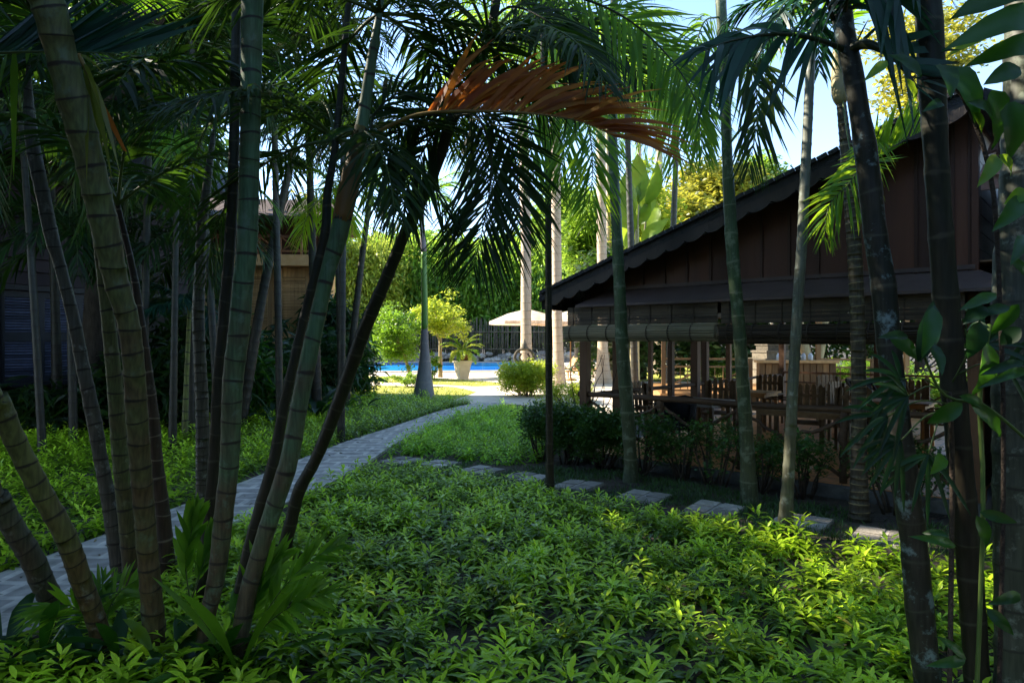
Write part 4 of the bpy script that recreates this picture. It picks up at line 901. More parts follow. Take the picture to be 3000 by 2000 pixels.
# ============================================================ mid-distance palms and dark thicket on the left
t_thick=trunkmat('stem_thicket',(.030,.032,.020),(.030,.024,.016),lich=.3,lichen=(.07,.07,.05))
mid=[ # u_base, v_base, u_top, v_top, w, crown n, L, mat, label
 (505,1330,520,480,20,9,1.8,frond_mid,'slender palm with green crown seen between the first and second stem groups'),
 (540,1300,555,900,16,9,1.1,frond_teal,'small low palm with a yellow green stem near the louvred house'),
 (430,1260,395,620,22,9,2.0,frond_dark,'dark palm in front of the mauve boarding'),
 (700,1260,860,440,30,10,2.4,frond_dark,'tall dark palm reaching above the balcony roof'),
 (930,1230,900,300,26,10,2.6,frond_dark,'tall dark palm behind the leaning green stem'),
 (620,1250,700,250,26,10,2.6,frond_dark,'tall dark palm behind the blue green stem'),
 (170,1255,150,520,26,9,2.2,frond_dark,'dark palm standing against the left house wall'),
 (1010,1200,1120,330,20,10,2.6,frond_dark,'tall palm whose fronds hang left of the centre gap'),
 (330,1250,300,330,26,9,2.4,frond_dark,'tall dark palm above the left house windows'),
]
for k,(ub,vb,ut,vt,w,nf,L,m_,lab) in enumerate(mid):
    e,W,_,b=palm('palm_tree',lab,[(vt,ut,w*.7),((vt+vb)/2,(ut*.45+ub*.55),w*.9),(vb,ub,w)],t_thick if k not in (1,) else trunkmat('stem_bright',(.16,.20,.03),(.10,.10,.03),lich=.1),spacing=.2,group='palms in the thicket before the houses',seed=40+k,n=12)
    crown(e,W[-1],nf,L,el=(-5,75),bend=(50,120),mat=m_,seed=60+k,leaf=.6 if L>1.5 else .4,wid=.04,n=30,droop=.5,seg=3,rad=.02)
# understorey shrubs by the houses
sh=[(745,1215,1.2,2.1,'dark glossy shrub at the foot of the balcony house, left part',broad_blue),
 (860,1200,1.3,2.3,'dark glossy shrub under the balcony, behind the leaning green stem',broad_blue),
 (975,1180,1.0,3.4,'tall dark leafy shrub at the corner of the balcony house',broad_blue),
 (1010,1170,1.0,3.0,'dark narrow leaved shrub touching the near black leaning stem',broad_dark),
 (690,1235,1.0,2.4,'dark bush left of the balcony house shrubs',broad_dark),
 (480,1270,1.0,2.0,'low dark bush between the left stems and the house wall',frond_dark),
 (60,1275,1.2,.9,'low dark bush under the louvred windows',frond_dark),
 (250,1275,1.0,1.2,'low dark bush right of the louvred windows',frond_dark),
 (600,1240,1.0,2.6,'dark bush behind the pale grey bent stem',frond_dark)]
for k,(u,v,r,h,lab,m_) in enumerate(sh):
    shrub('shrub',lab,G(u,v),(r,r*.8),h,m_,k=int(22*h),per=46,size=.36,clr=.42,seed=80+k,tpl=leaf_t(.2,.03,.4),group='dark shrubs along the houses',el=(-1.0,.7))
# strap-leaf plants (cordyline / bird's nest) near the path
def rosette(name,label,base,n,L,w,mat,seed=0,el=(15,80),bend=(40,90),cat='plant',group=None,parent=None,seg=8):
    r_=np.random.default_rng(seed); base=np.array(base,float); e=empty(name,tuple(base),0,label,cat,group)
    for i in range(n):
        az=360*i*.382+r_.uniform(-15,15); p=archpath((0,0,.02),az,r_.uniform(*el),L*r_.uniform(.7,1.1),r_.uniform(*bend),seg)
        T=np.gradient(p,axis=0); S=np.cross(T,(0,0,1)); S/=np.linalg.norm(S,axis=1)[:,None]+1e-9; N=np.cross(S,T); N/=np.linalg.norm(N,axis=1)[:,None]+1e-9
        t=np.linspace(0,1,seg+1); ww=w*np.interp(t,[0,.25,.6,.85,1],[.18,.45,1,.6,.02])/2
        V=np.stack([p-S*ww[:,None]+N*ww[:,None]*.35,p,p+S*ww[:,None]+N*ww[:,None]*.35],1).reshape(-1,3)
        f=[(3*a+b,3*a+b+1,3*a+b+4,3*a+b+3) for a in range(seg) for b in (0,1)]
        m=MB(); m.add(V,f,0,r_.random()); m.build('leaf',mat,e)
    return e
rosette('strap_leaf_plant','glossy broad leaved plant between the leaning stems and the path',G(930,1235),13,1.3,.24,broad_blue,1)
rosette('strap_leaf_plant','bright strap leaved plant right beside the near black leaning stem',G(985,1222),15,1.1,.14,broad_dark,2)
rosette('strap_leaf_plant','dark drooping leaved plant at the edge of the ground cover left of the path',G(1065,1205),11,.8,.12,broad_blue,3)
rosette('strap_leaf_plant','low dark broad leaved plant right of the blue green stem',G(800,1250),10,1.0,.2,broad_blue,4)

more=[
 (215,1250,200,690,24,13,1.8,frond_dark,'short dark palm right of the louvred windows',12.5),
 (560,1250,560,700,22,13,1.8,frond_dark,'dark bushy palm left of the pale bent stem',13),
 (1000,1190,985,560,20,13,1.9,frond_lit,'bright green feather palm left of the near black leaning stem',16.5),
 (1860,1120,1835,300,22,13,3.0,frond_lit,'sunlit feather palm right of the mottled trunk',25),
 (1960,1110,1985,330,20,13,3.0,frond_lit,'sunlit feather palm over the lower roof slope',27),
 (820,1240,800,150,22,11,2.6,frond_dark,'tall dark palm over the balcony house roof',14),
 (640,1240,560,120,22,11,2.6,frond_dark,'tall dark palm high above the pale bent stem',12),
 (1000,1200,1010,60,22,11,2.6,frond_dark,'high dark palm above the leaning green stem',13),
 (120,1240,60,330,22,11,2.4,frond_dark,'dark palm leaning against the left picture edge',11),
 (420,1240,440,200,22,11,2.6,frond_dark,'dark palm between the thick stem and the blue green stem',12)]
for k,(ub,vb,ut,vt,w,nf,L,m_,lab,Y) in enumerate(more):
    e,W,_,b=palm('palm_tree',lab,[(vt,ut,w*.7),((vt+vb)/2,(ut*.45+ub*.55),w*.9),(vb,ub,w)],t_thick,Ybase=Y,spacing=.25,group='feather palms filling the middle distance',seed=140+k,n=12)
    crown(e,W[-1],nf,L,el=(-25,75),bend=(50,120),mat=m_,seed=160+k,leaf=.62,wid=.045,n=34,droop=.5,seg=3,rad=.022)

# ============================================================ foreground fronds and leaves low down
rosette('seedling_palm','fan of bright strap leaves rising right of the left clump base',G(700,1990)*np.array([1,1,0]),9,.85,.09,frond_mid,21,el=(20,75),bend=(10,50))
def pinnate_plant(name,label,base,paths,L,wid,mat,n=20,**kw):
    base=np.array(base,float); e=empty(name,tuple(base),0,label,'plant')
    for p in paths:
        m=MB(); frond(m,np.array([P(*q) for q in p])-base,L,wid,n=n,rad=.006,**kw); m.build('frond',[mat,rachis_g],e)
    return e
b0=P(720,1930,4.0); b0[2]=0
pinnate_plant('seedling_palm','young palm with bright green pleated fronds reaching right over the bed',b0,
 [[(720,1900,4.0),(800,1760,3.9),(900,1650,3.8),(1000,1590,3.7)],[(720,1900,4.0),(790,1820,3.8),(880,1760,3.6),(960,1740,3.5)],[(715,1900,4.0),(770,1700,4.0),(820,1620,4.0)]],
 .32,.036,frond_mid,n=19,ang=28,droop=.15,up=(0,-1,.6),t0=.25,lift=0)
b0=P(560,1760,4.3); b0[2]=0
pinnate_plant('seedling_palm','young pleated palm leaf standing between the clump stems',b0,
 [[(560,1780,4.4),(545,1660,4.4),(560,1560,4.4),(580,1480,4.4)],[(560,1760,4.4),(600,1640,4.4),(640,1560,4.4)]],.24,.055,frond_mid,n=14,ang=26,droop=.05,up=(0,-1,.2),t0=.3,lift=0)
b0=P(300,1900,4.0); b0[2]=0
pinnate_plant('seedling_palm','small feather palm sprouting beside the path at the foot of the clump',b0,
 [[(300,1880,4.1),(250,1800,4.0),(180,1770,3.9),(90,1800,3.8)],[(300,1880,4.1),(330,1760,4.2),(400,1700,4.2),(440,1720,4.2)],[(300,1880,4.1),(280,1770,4.2),(310,1690,4.3)]],.26,.028,frond_mid,n=16,ang=40,droop=.25,up=(0,-1,.6),t0=.2)
for i,(u,v,n,L,w,m_,lab) in enumerate(((120,1960,9,.6,.09,broad_dark,'broad leaf plant in the bottom left corner'),(345,1985,8,.5,.09,broad_dark,'broad leaf plant in front of the clump base, left of the thickest stem'),
  (455,1995,9,.45,.08,cover_near,'bright upright leaf plant at the foot of the thickest stem'),(560,1995,9,.42,.1,broad_dark,'heart leaved creeper between the clump stems'),(250,1990,9,.35,.08,broad_blue,'dark rounded leaf plant at the bottom left'),(650,1980,9,.4,.1,broad_dark,'rounded leaf plant at the foot of the leaning green stem'),(10,1985,8,.7,.1,broad_dark,'long bladed plant cut by the left picture edge'))):
    rosette('leafy_plant',lab,G(u,v),n,L,w,m_,30+i,el=(15,75),bend=(30,80))
# climber with big leaves along the right edge
def bigleaf(base,tip,L_w,mat,parent,nrm=(0,-1,.3),curl=.15,heart=False,seg=9,name='leaf'):
    a=np.array(base,float); b=np.array(tip,float); d=b-a; Ln=np.linalg.norm(d); d/=Ln; nr=np.array(nrm,float); S=np.cross(d,nr); S/=np.linalg.norm(S); N=np.cross(S,d)
    t=np.linspace(0,1,seg+1); prof=np.interp(t,[0,.08,.25,.45,.7,.9,1],[.02,.5,.95,1,.72,.28,.0] if not heart else [.3,.9,1,.9,.6,.22,0])
    c=a+d*(t*Ln)[:,None]+N*(curl*Ln*np.sin(np.pi*t))[:,None]; w=prof*L_w/2
    V=[]
    for i in range(seg+1):
        for s,k in ((-1,1),(-.55,.25),(0,0),(.55,.25),(1,1)): V.append(c[i]+S*s*w[i]+N*(k*w[i]*.22+ .012*math.sin(i*1.9+s*2)*Ln))
    f=[(5*i+j,5*i+j+1,5*i+j+6,5*i+j+5) for i in range(seg) for j in range(4)]
    m=MB(); m.add(V,f,0,rng.random()); return m.build(name,mat,parent)
def pxleaf(u0,v0,u1,v1,w,Y,mat,parent,pb,heart=False,dY=0,curl=.12,nrm=(0,-1,.3)):
    bigleaf(P(u0,v0,Y)-pb,P(u1,v1,Y+dY)-pb,w/F*Y,mat,parent,nrm,curl,heart)
cb=P(2900,1900,2.9); cb[2]=0
cl=empty('climbing_plant',tuple(cb),0,'climber with big dark heart shaped leaves near the top right corner','climber')
m=MB(); m.tube(catmull([np.array([.03,0,0]),P(2940,1400,3.0)-cb,P(2930,900,3.0)-cb,P(2900,500,3.0)-cb,P(2800,250,3.0)-cb,P(2700,230,3.0)-cb],30),.010,7); m.build('stem',twig,cl)
for q in ((2790,200,2860,370,85,True,broad_dark),(2900,270,2905,440,90,True,broad_dark),(2960,300,2950,475,90,True,broad_dark),(2760,190,2785,290,60,True,broad_dark),(2600,180,2530,240,30,False,frond_lit),(2655,230,2665,330,34,False,frond_lit),
   (2920,455,2862,550,45,False,banana_m),(2925,455,2960,515,40,False,frond_lit),(3000,575,2905,680,55,False,broad_dark),(2905,340,2830,300,50,True,broad_dark),(2990,200,2880,250,60,False,broad_dark),(2850,330,2870,400,40,False,frond_lit),(2700,225,2600,160,40,False,broad_dark),
   (3010,560,2940,600,45,False,frond_lit),(2760,300,2700,330,32,True,broad_blue)):
    pxleaf(q[0],q[1],q[2],q[3],q[4],2.95,q[6],cl,cb,q[5],dY=rng.normal(0,.08))
bb=P(3150,1800,3.2); bb[2]=0
bn=empty('banana_plant',tuple(bb),0,'big arching banana leaves entering at the top right corner','banana plant')
m=MB(); m.tube(catmull([np.array([0,0,0]),np.array([.05,0,1.6]),np.array([.05,0,2.9])],10),np.linspace(.09,.05,10),12); m.build('trunk',shaft_green,bn)
pxleaf(3080,60,2760,150,90,3.1,broad_dark,bn,bb,curl=.18); pxleaf(3080,-60,2780,60,110,3.1,broad_dark,bn,bb,curl=.12); pxleaf(3080,120,2820,200,70,3.2,broad_dark,bn,bb,curl=.1)
pxleaf(3060,20,2770,170,60,3.3,frond_lit,bn,bb,curl=.15)
# glossy understorey plants at the right
rb=P(2850,1900,2.9); rb[2]=0
gp=empty('glossy_plant',tuple(rb),0,'plant with broad glossy leaves between the two black trunks','plant')
m=MB(); m.tube(catmull([np.zeros(3),P(2880,1500,2.9)-rb,P(2870,1160,2.9)-rb,P(2900,950,2.9)-rb],16),.009,6); m.tube(catmull([P(2860,1180,2.9)-rb,P(2760,1150,2.9)-rb,P(2690,1000,2.9)-rb],10),.006,6); m.tube(catmull([P(2850,1165,2.9)-rb,P(2930,1220,2.9)-rb,P(3010,1290,2.9)-rb],10),.007,6); m.build('stem',rachis_g,gp)
for q in ((2690,1060,2735,880,62,broad_blue),(2735,900,2700,1050,50,broad_dark),(2660,985,2570,990,30,broad_blue),(2600,985,2700,1060,60,broad_dark),(2720,1000,2760,1100,45,broad_dark),(2890,900,2820,950,50,broad_blue),(2870,940,2835,1050,60,broad_blue),(2985,890,2900,980,45,broad_dark),
   (2960,900,2850,930,34,broad_blue),(2900,960,2830,970,30,broad_blue),(2920,860,2810,910,36,broad_dark),(2890,1000,2845,1160,75,broad_dark),(3000,1060,2870,1100,32,broad_blue),(3010,1085,2860,1140,30,broad_dark),(2820,1180,2715,1240,50,broad_dark),
   (2840,1180,2930,1280,48,broad_dark),(2960,760,3010,820,40,broad_dark),(3005,690,2960,780,40,broad_dark),(2990,960,2930,1010,50,broad_blue),(2760,1330,2725,1390,40,frond_mid),(2810,1160,2880,1200,34,broad_dark),
   (2780,1570,2700,1560,30,broad_dark),(2800,1600,2660,1570,30,broad_dark),(2860,1510,2890,1600,44,broad_dark),(2870,1500,2980,1530,34,broad_dark),(2990,1740,2890,1770,34,broad_dark),(2890,1780,2970,1860,36,broad_dark),(2830,1930,2740,1860,30,broad_dark),(2830,1930,2710,1950,32,broad_dark)):
    pxleaf(q[0],q[1],q[2],q[3],q[4],2.85,q[5],gp,rb,dY=rng.normal(0,.1),curl=rng.uniform(.03,.2),nrm=(rng.normal(0,.3),-1,.5))
fp_b=P(2780,1650,3.3); fp_b[2]=0
fp=empty('lady_palm',tuple(fp_b),0,'lady palm with narrow shiny finger leaves before the right end of the pavilion','lady palm')
m=MB(); m.tube(catmull([np.zeros(3),P(2790,1400,3.4)-fp_b,P(2780,1150,3.3)-fp_b],12),.012,7); m.build('stem',twig,fp)
for (u,v,u2,v2,nl) in ((2780,1150,2660,1160,7),(2780,1160,2640,1110,6),(2770,1180,2600,1220,8),(2780,1200,2640,1290,8),(2800,1100,2950,1080,7),(2790,1120,2880,1010,6),(2780,1180,2720,1330,7)):
    hub=P(u2,v2,3.2); m=MB(); m.tube(catmull([P(u,v,3.3)-fp_b,(P(u,v,3.3)+hub)/2-fp_b+(0,0,.04),hub-fp_b],8),.004,5,1)
    dx=math.atan2(-(v2-v),u2-u)
    for i in range(nl):
        a=dx+R(-62+124*i/(nl-1))
        d=np.array([math.cos(a),rng.normal(-.1,.25),math.sin(a)]); d/=np.linalg.norm(d); Ln=.24*rng.uniform(.8,1.1)
        s=np.linspace(0,1,7); c=hub-fp_b+d*(s*Ln)[:,None]; c[:,2]-=.35*Ln*s**2; S=np.cross(d,(0,-1,.4)); S/=np.linalg.norm(S); wv=.013*np.interp(s,[0,.3,.8,1],[.3,1,.8,.15])/2*2
        V=np.stack([c-S*wv[:,None],c+(0,.004,0),c+S*wv[:,None]],1).reshape(-1,3); m.add(V,[(3*a_+b_,3*a_+b_+1,3*a_+b_+4,3*a_+b_+3) for a_ in range(6) for b_ in (0,1)],0,rng.random())
    m.build('leaf_fan',[broad_blue,rachis_g],fp)

# ============================================================ GROUND COVER
def plant_template(n,h,L,w,seed,seg=3):
    """leafy shoot: whorled arching lance leaves; quads only"""
    r_=np.random.default_rng(seed); V=[];Fc=[];k=0
    for i in range(n):
        az=i*2.4+r_.uniform(-.4,.4); t=i/n; z=h*(.15+.85*t); el=R(-12+62*t**1.6+r_.uniform(-16,16)); ln=L*(1-.45*t)*r_.uniform(.75,1.15); ww=w*ln/L
        d=np.array([math.cos(az)*math.cos(el),math.sin(az)*math.cos(el),math.sin(el)]); S=np.array([-math.sin(az),math.cos(az),0]); N=np.cross(d,S)
        ox=np.array([math.cos(az),math.sin(az),0])*.012+r_.normal(0,.012,3)*np.array([1,1,0])
        for s in np.linspace(0,1,seg+1):
            c=ox+np.array([0,0,z])+d*ln*s+np.array([0,0,-1])*ln*(.35+.2*r_.random()*0)*s*s*(1.1-.6*t)
            hw=ww/2*np.interp(s,[0,.3,.65,1],[.12,1,.75,.03]); up=N*hw*.45
            V+= [c-S*hw+np.abs(up)*np.array([0,0,1]),c,c+S*hw+np.abs(up)*np.array([0,0,1])]
        for a in range(seg):
            for b in (0,1): Fc.append((k+3*a+b,k+3*a+b+1,k+3*a+b+4,k+3*a+b+3))
        k+=3*(seg+1)
    return np.array(V),np.array(Fc),n,3*(seg+1)
def groundcover(name,label,poly,dens,tpls,mat,scale=(.7,1.25),gap=.0,gscale=1.2,seed=0,excl=None,zb=0):
    r_=np.random.default_rng(seed); poly=np.array(poly); x0,y0=poly.min(0); x1,y1=poly.max(0); n=int((x1-x0)*(y1-y0)*dens)
    x=r_.uniform(x0,x1,n); y=r_.uniform(y0,y1,n); ok=inpoly(x,y,poly)
    ok&=~inpoly(x,y,pathpoly)
    if gap>0:
        g=np.sin(x*gscale*2.1+1.3*np.sin(y*gscale*1.7))+np.sin(y*gscale*2.6+1.1*np.cos(x*gscale*1.9)); ok&=(g>-2+gap*2+r_.normal(0,.35,n))
    if excl:
        for (ex,ey,er) in excl: ok&=((x-ex)**2+(y-ey)**2>er*er)
    x,y=x[ok],y[ok]; mb=MB(); which=r_.integers(0,len(tpls),len(x))
    for i,(tv,tf,nl,vpl) in enumerate(tpls):
        s=which==i; c=s.sum()
        if not c: continue
        a=r_.uniform(0,2*math.pi,c); sc=r_.uniform(scale[0],scale[1],c); tl=r_.normal(0,.12,(c,2))
        M=np.zeros((c,3,3)); M[:,0,0]=np.cos(a);M[:,0,1]=-np.sin(a);M[:,1,0]=np.sin(a);M[:,1,1]=np.cos(a);M[:,2,2]=1; M[:,0,2]=tl[:,0]; M[:,1,2]=tl[:,1]; M*=sc[:,None,None]
        T=np.column_stack([x[s],y[s],np.full(c,zb)])
        V=np.einsum('nij,kj->nki',M,tv)+T[:,None]; Fc=(tf[None]+(np.arange(c)*len(tv))[:,None,None]).reshape(-1,4)
        pn=np.sin(x[s]*1.9+np.sin(y[s]*1.4+1))*np.cos(y[s]*2.2+x[s]); sc*=1+.22*pn; M*=(1+.22*pn)[:,None,None]
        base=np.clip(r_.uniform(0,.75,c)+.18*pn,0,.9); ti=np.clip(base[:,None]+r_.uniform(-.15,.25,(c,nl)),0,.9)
        # young top leaves are paler; low leaves darkened further as painted gap shade
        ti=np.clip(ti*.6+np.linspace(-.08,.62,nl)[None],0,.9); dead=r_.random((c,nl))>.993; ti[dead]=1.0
        mb.addnp(V.reshape(-1,3),Fc,0,np.repeat(ti.reshape(-1),vpl))
    return mb.build(name,mat,label=label,kind='stuff',cat='ground cover')
stones=[(G(u,v)[0],G(u,v)[1],.46) for u,v in sp]
NT=[plant_template(n,h,L,w,s,3) for n,h,L,w,s in ((17,.15,.145,.046,1),(20,.20,.16,.050,2),(14,.12,.13,.042,3),(24,.25,.16,.046,4),(13,.09,.16,.054,5),(20,.18,.12,.036,6))]
FT=[plant_template(n,h,L,w,s,2) for n,h,L,w,s in ((16,.20,.15,.052,11),(18,.27,.16,.052,12),(14,.14,.14,.05,13))]
near_poly=[(-2.95,3.0),(-2.72,6.9),(-2.4,8.3),(-2.1,9.9),(-1.55,10.1),(-.9,9.75),(-.3,9.1),(.5,8.25),(1.2,7.55),(2.0,6.95),(2.7,6.4),(3.4,5.85),(4.4,5.3),(5.2,3.0)]
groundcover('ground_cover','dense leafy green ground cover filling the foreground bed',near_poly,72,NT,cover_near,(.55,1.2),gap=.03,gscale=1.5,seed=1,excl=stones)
mid_poly=[(-2.05,10.9),(-2.05,12.2),(-1.85,13.8),(-1.3,16.6),(-.35,19.3),(.6,17.0),(.95,14.5),(.6,12.4),(.5,10.7),(-.2,10.4),(-1.0,10.95)]
groundcover('ground_cover','bright fine ground cover patch between path and stepping stones',mid_poly,52,FT,cover_far,(.7,1.3),seed=2,excl=stones)
left_poly=[(-4.25,4.8),(-3.98,6.54),(-3.83,7.55),(-3.56,9.55),(-3.15,12.67),(-2.68,14.8),(-2.0,18.2),(-1.2,20.6),(-3.0,22.6),(-6.5,21.6),(-7.6,16.5),(-10.5,13.5),(-7.5,8.0),(-6.0,4.5)]
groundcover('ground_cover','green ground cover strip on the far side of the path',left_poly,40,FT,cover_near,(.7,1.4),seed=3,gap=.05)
corner_poly=[(-5.5,2.6),(-4.6,3.0),(-3.2,3.2),(-3.05,4.3),(-2.9,5.3),(-2.4,5.2),(-1.9,3.0),(-2.5,2.2)]
groundcover('ground_cover','leafy cover around the foot of the left palm clump',[(-3.1,3.0),(-2.98,5.0),(-2.4,5.3),(-2.0,4.5),(-1.9,3.0)],40,NT[:3],cover_near,(.5,.9),seed=4)
# grass around the stepping stones
def grass(name,label,poly,dens,h,mat,seed,excl=None,w=.008):
    r_=np.random.default_rng(seed); poly=np.array(poly); x0,y0=poly.min(0); x1,y1=poly.max(0); n=int((x1-x0)*(y1-y0)*dens)
    x=r_.uniform(x0,x1,n); y=r_.uniform(y0,y1,n); ok=inpoly(x,y,poly)&~inpoly(x,y,pathpoly)
    g=np.sin(x*3+np.sin(y*2.3))+np.sin(y*4.1+np.cos(x*2)); ok&=g>-1.0+r_.normal(0,.4,n)
    if excl:
        for (ex,ey,er) in excl: ok&=((x-ex)**2+(y-ey)**2>er*er)
    x,y=x[ok],y[ok]; n=len(x); tv=np.array([(0,-w/2,0),(0,w/2,0),(.55,w*.35,0),(.55,-w*.35,0),(.95,0.001,-.12),(.95,-0.001,-.12)]); tv[:,0]*=1; tv=tv*np.array([1,1/h,1]); tf=np.array([(0,1,2,3),(3,2,4,5)])
    m=MB(); M=rot(r_.uniform(0,6.28,n),r_.uniform(.5,1.4,n),r_.normal(0,.4,n))*(h*r_.uniform(.5,1.3,n))[:,None,None]; m.scatter(tv,tf,M,np.column_stack([x,y,np.zeros(n)]))
    return m.build(name,mat,label=label,kind='stuff',cat='grass')
gpoly=[(-1.9,10.4),(-1.3,11.0),(-.3,10.5),(.5,10.3),(1.5,9.9),(2.6,8.9),(3.4,8.0),(4.8,6.6),(5.2,5.6),(3.5,6.1),(2.0,7.3),(.8,8.4),(-.6,9.7)]
grass('grass','short dark grass around the stepping stones',gpoly,1500,.075,grass_dk,5,[(a,b,.27) for a,b,_ in stones])
for i,lp in enumerate(lawns[:3]):
    grass('grass',['sunlit lawn strip beside the end of the path','sunlit lawn strip in front of the pool deck','sunlit lawn seen through the pavilion'][i],[(q[0],q[1]) for q in lp],110 if i<2 else 60,.09,grass_m,9+i,None,.03)
# fallen leaves
r_=np.random.default_rng(3); lp=np.array(gpoly); x=r_.uniform(-3,5.5,2600); y=r_.uniform(3,11.2,2600); ok=~inpoly(x,y,pathpoly)&(y+.72*x<11.9); x,y=x[ok],y[ok]
m=MB(); leaves(m,np.column_stack([x,y,np.full(len(x),.012)]),.07,LT,el=(-.1,.25),roll=.3,r_=r_); m.build('leaf_litter',litter_m,label='brown fallen leaves scattered on the soil of the bed',kind='stuff',cat='leaf litter')
x=r_.uniform(-4.6,-.5,900); y=r_.uniform(3.5,20,900); ok=inpoly(x,y,pathpoly)&(r_.random(900)<.55); x,y=x[ok],y[ok]
m=MB(); leaves(m,np.column_stack([x,y,np.full(len(x),.052)]),.065,LT,el=(-.05,.2),roll=.3,r_=r_); m.build('fallen_leaves',leafmat('path_leaf',(.05,.035,.015),(.22,.16,.05),fac=.1,tr=(.2,.15,.05),rough=.6),label='dry leaves lying on the grey paved path',kind='stuff',cat='fallen leaves')

# ============================================================ hedge shrubs before the pavilion
hd=[(-.42,-.5,.34,.84,'leftmost dark hedge bush, at the outer corner of the pavilion',110),(.08,-.5,.36,.84,'second dark hedge bush, under the pavilion corner post',130),(.66,-.5,.36,.80,'dark hedge bush left of the mottled palm trunk',130),
    (1.35,-.5,.36,.82,'dark hedge bush just right of the mottled palm trunk',100),(1.95,-.48,.26,.62,'small thin hedge bush in front of the terracotta floor',46),(2.42,-.48,.26,.80,'hedge bush left of the lichen covered trunk',60),
    (3.05,-.48,.24,.62,'hedge bush between the lichen covered trunk and the slim grey trunk',60),(3.55,-.48,.28,.70,'hedge bush right of the slim grey trunk',70),(4.6,-.5,.45,.72,'hedge bush between the two thick black trunks',80)]
for k,(a,b,r,h,lab,kk) in enumerate(hd):
    w=loc(a,b); shrub('hedge_bush','glossy '+lab,w,(r,.32),h,hedge_dark,k=int(kk*(1.4 if k<3 else .5)),per=40,size=.062,clr=.12,seed=200+k,group='hedge bushes along the pavilion',box=True,z0=.22,stems=14,cat='hedge bush')
# climbing twigs on the corner post
w=loc(-.25,.1); e=empty('vine',tuple(w),0,'leafless twining vine at the left corner of the pavilion railing','vine')
m=MB()
for i in range(7):
    r_=np.random.default_rng(300+i); pts=[np.array([r_.normal(.1,.08),r_.normal(0,.05),0])]
    for j in range(7): pts.append(pts[-1]+np.array([r_.normal(.05,.07),r_.normal(0,.04),.24]))
    m.tube(catmull(pts,20),np.linspace(.012,.004,20),5)
m.build('stems',twig,e)

# ============================================================ sunlit garden by the pool
def boxhedge(name,label,px,ybase,h,mat,seed,k,size=.09,per=60,cat='hedge',depth=1.0,clr=.22):
    uL,uR=px; a=G((uL+uR)/2,ybase); wd=(uR-uL)/F*a[1]/2; return shrub(name,label,(a[0],a[1]+depth),(wd-.05,depth*.8),h,mat,k=k,per=per,size=size,clr=clr,seed=seed,box=True,z0=.15,stems=20,cat=cat)
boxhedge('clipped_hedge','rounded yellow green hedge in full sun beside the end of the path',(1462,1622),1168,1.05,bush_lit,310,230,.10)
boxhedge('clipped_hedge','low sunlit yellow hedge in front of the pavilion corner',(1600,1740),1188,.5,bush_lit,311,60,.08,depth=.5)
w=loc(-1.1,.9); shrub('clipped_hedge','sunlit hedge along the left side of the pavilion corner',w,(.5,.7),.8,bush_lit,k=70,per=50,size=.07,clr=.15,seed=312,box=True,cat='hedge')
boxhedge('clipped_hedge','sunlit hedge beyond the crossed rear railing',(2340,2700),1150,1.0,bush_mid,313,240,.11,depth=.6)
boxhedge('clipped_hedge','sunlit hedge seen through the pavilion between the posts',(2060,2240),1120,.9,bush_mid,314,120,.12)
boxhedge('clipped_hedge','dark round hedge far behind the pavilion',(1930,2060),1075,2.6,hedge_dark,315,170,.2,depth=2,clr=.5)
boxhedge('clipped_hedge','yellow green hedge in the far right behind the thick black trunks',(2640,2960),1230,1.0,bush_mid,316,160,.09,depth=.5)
w=P(2500,1000,33); w[2]=0; shrub('clipped_hedge','tall dark hedge closing the garden far behind the pavilion',w,(13,1.6),6.0,tree_dark,k=560,per=90,size=.42,clr=.7,seed=318,box=True,z0=.2,stems=40,cat='hedge')
# green tree and yellow tree at the path end
g=G(1203,1112); Yg=g[1]
def C3(u,v,Y): return P(u,v,Y)
def bgtree(name,label,ub,vb,uc,vc,ru,rv,mat,seed,k=70,per=80,size=.16,clr=.6,Y=None,trad=.12,rY=None,**kw):
    Y=Y or CAMZ*F/(vb-1000); b=P(ub,vb,Y); b[2]=0; c=P(uc,vc,Y)-b; r=(ru/F*Y,(rY or ru/F*Y),rv/F*Y)
    return tree(name,label,b,[(0,0,0),(c[0]*.2,0,c[2]*.3),(c[0]*.7,0,c[2]*.75),(c[0],0,c[2])],trad,c,r,mat,k,per,size,clr,seed,**kw)
bgtree('small_tree','round mid green small tree left of the bottle shaped palm trunk',1203,1112,1165,990,68,78,leafmat('small_tree_leaf',(.05,.16,.008),(.15,.29,.015),fac=.45,tr=(.3,.5,.03)),401,k=100,per=90,size=.17,clr=.42,trad=.10,bm=bark_lit)
bgtree('small_tree','sunlit yellow leaved small tree behind the bottle shaped palm trunk',1290,1106,1290,940,78,62,bush_lit,402,k=75,per=60,size=.2,clr=.42,trad=.13,bm=bark_lit,shell=.3)
shrub('shrub','low leafy shrub at the foot of the small green tree',G(1190,1135),(1.1,.6),.6,bush_mid,k=30,per=60,size=.12,seed=403)
shrub('shrub','tiny white flecked shrub behind the bottle shaped trunk',G(1268,1112),(.4,.4),1.4,bush_mid,k=20,per=50,size=.13,seed=404)
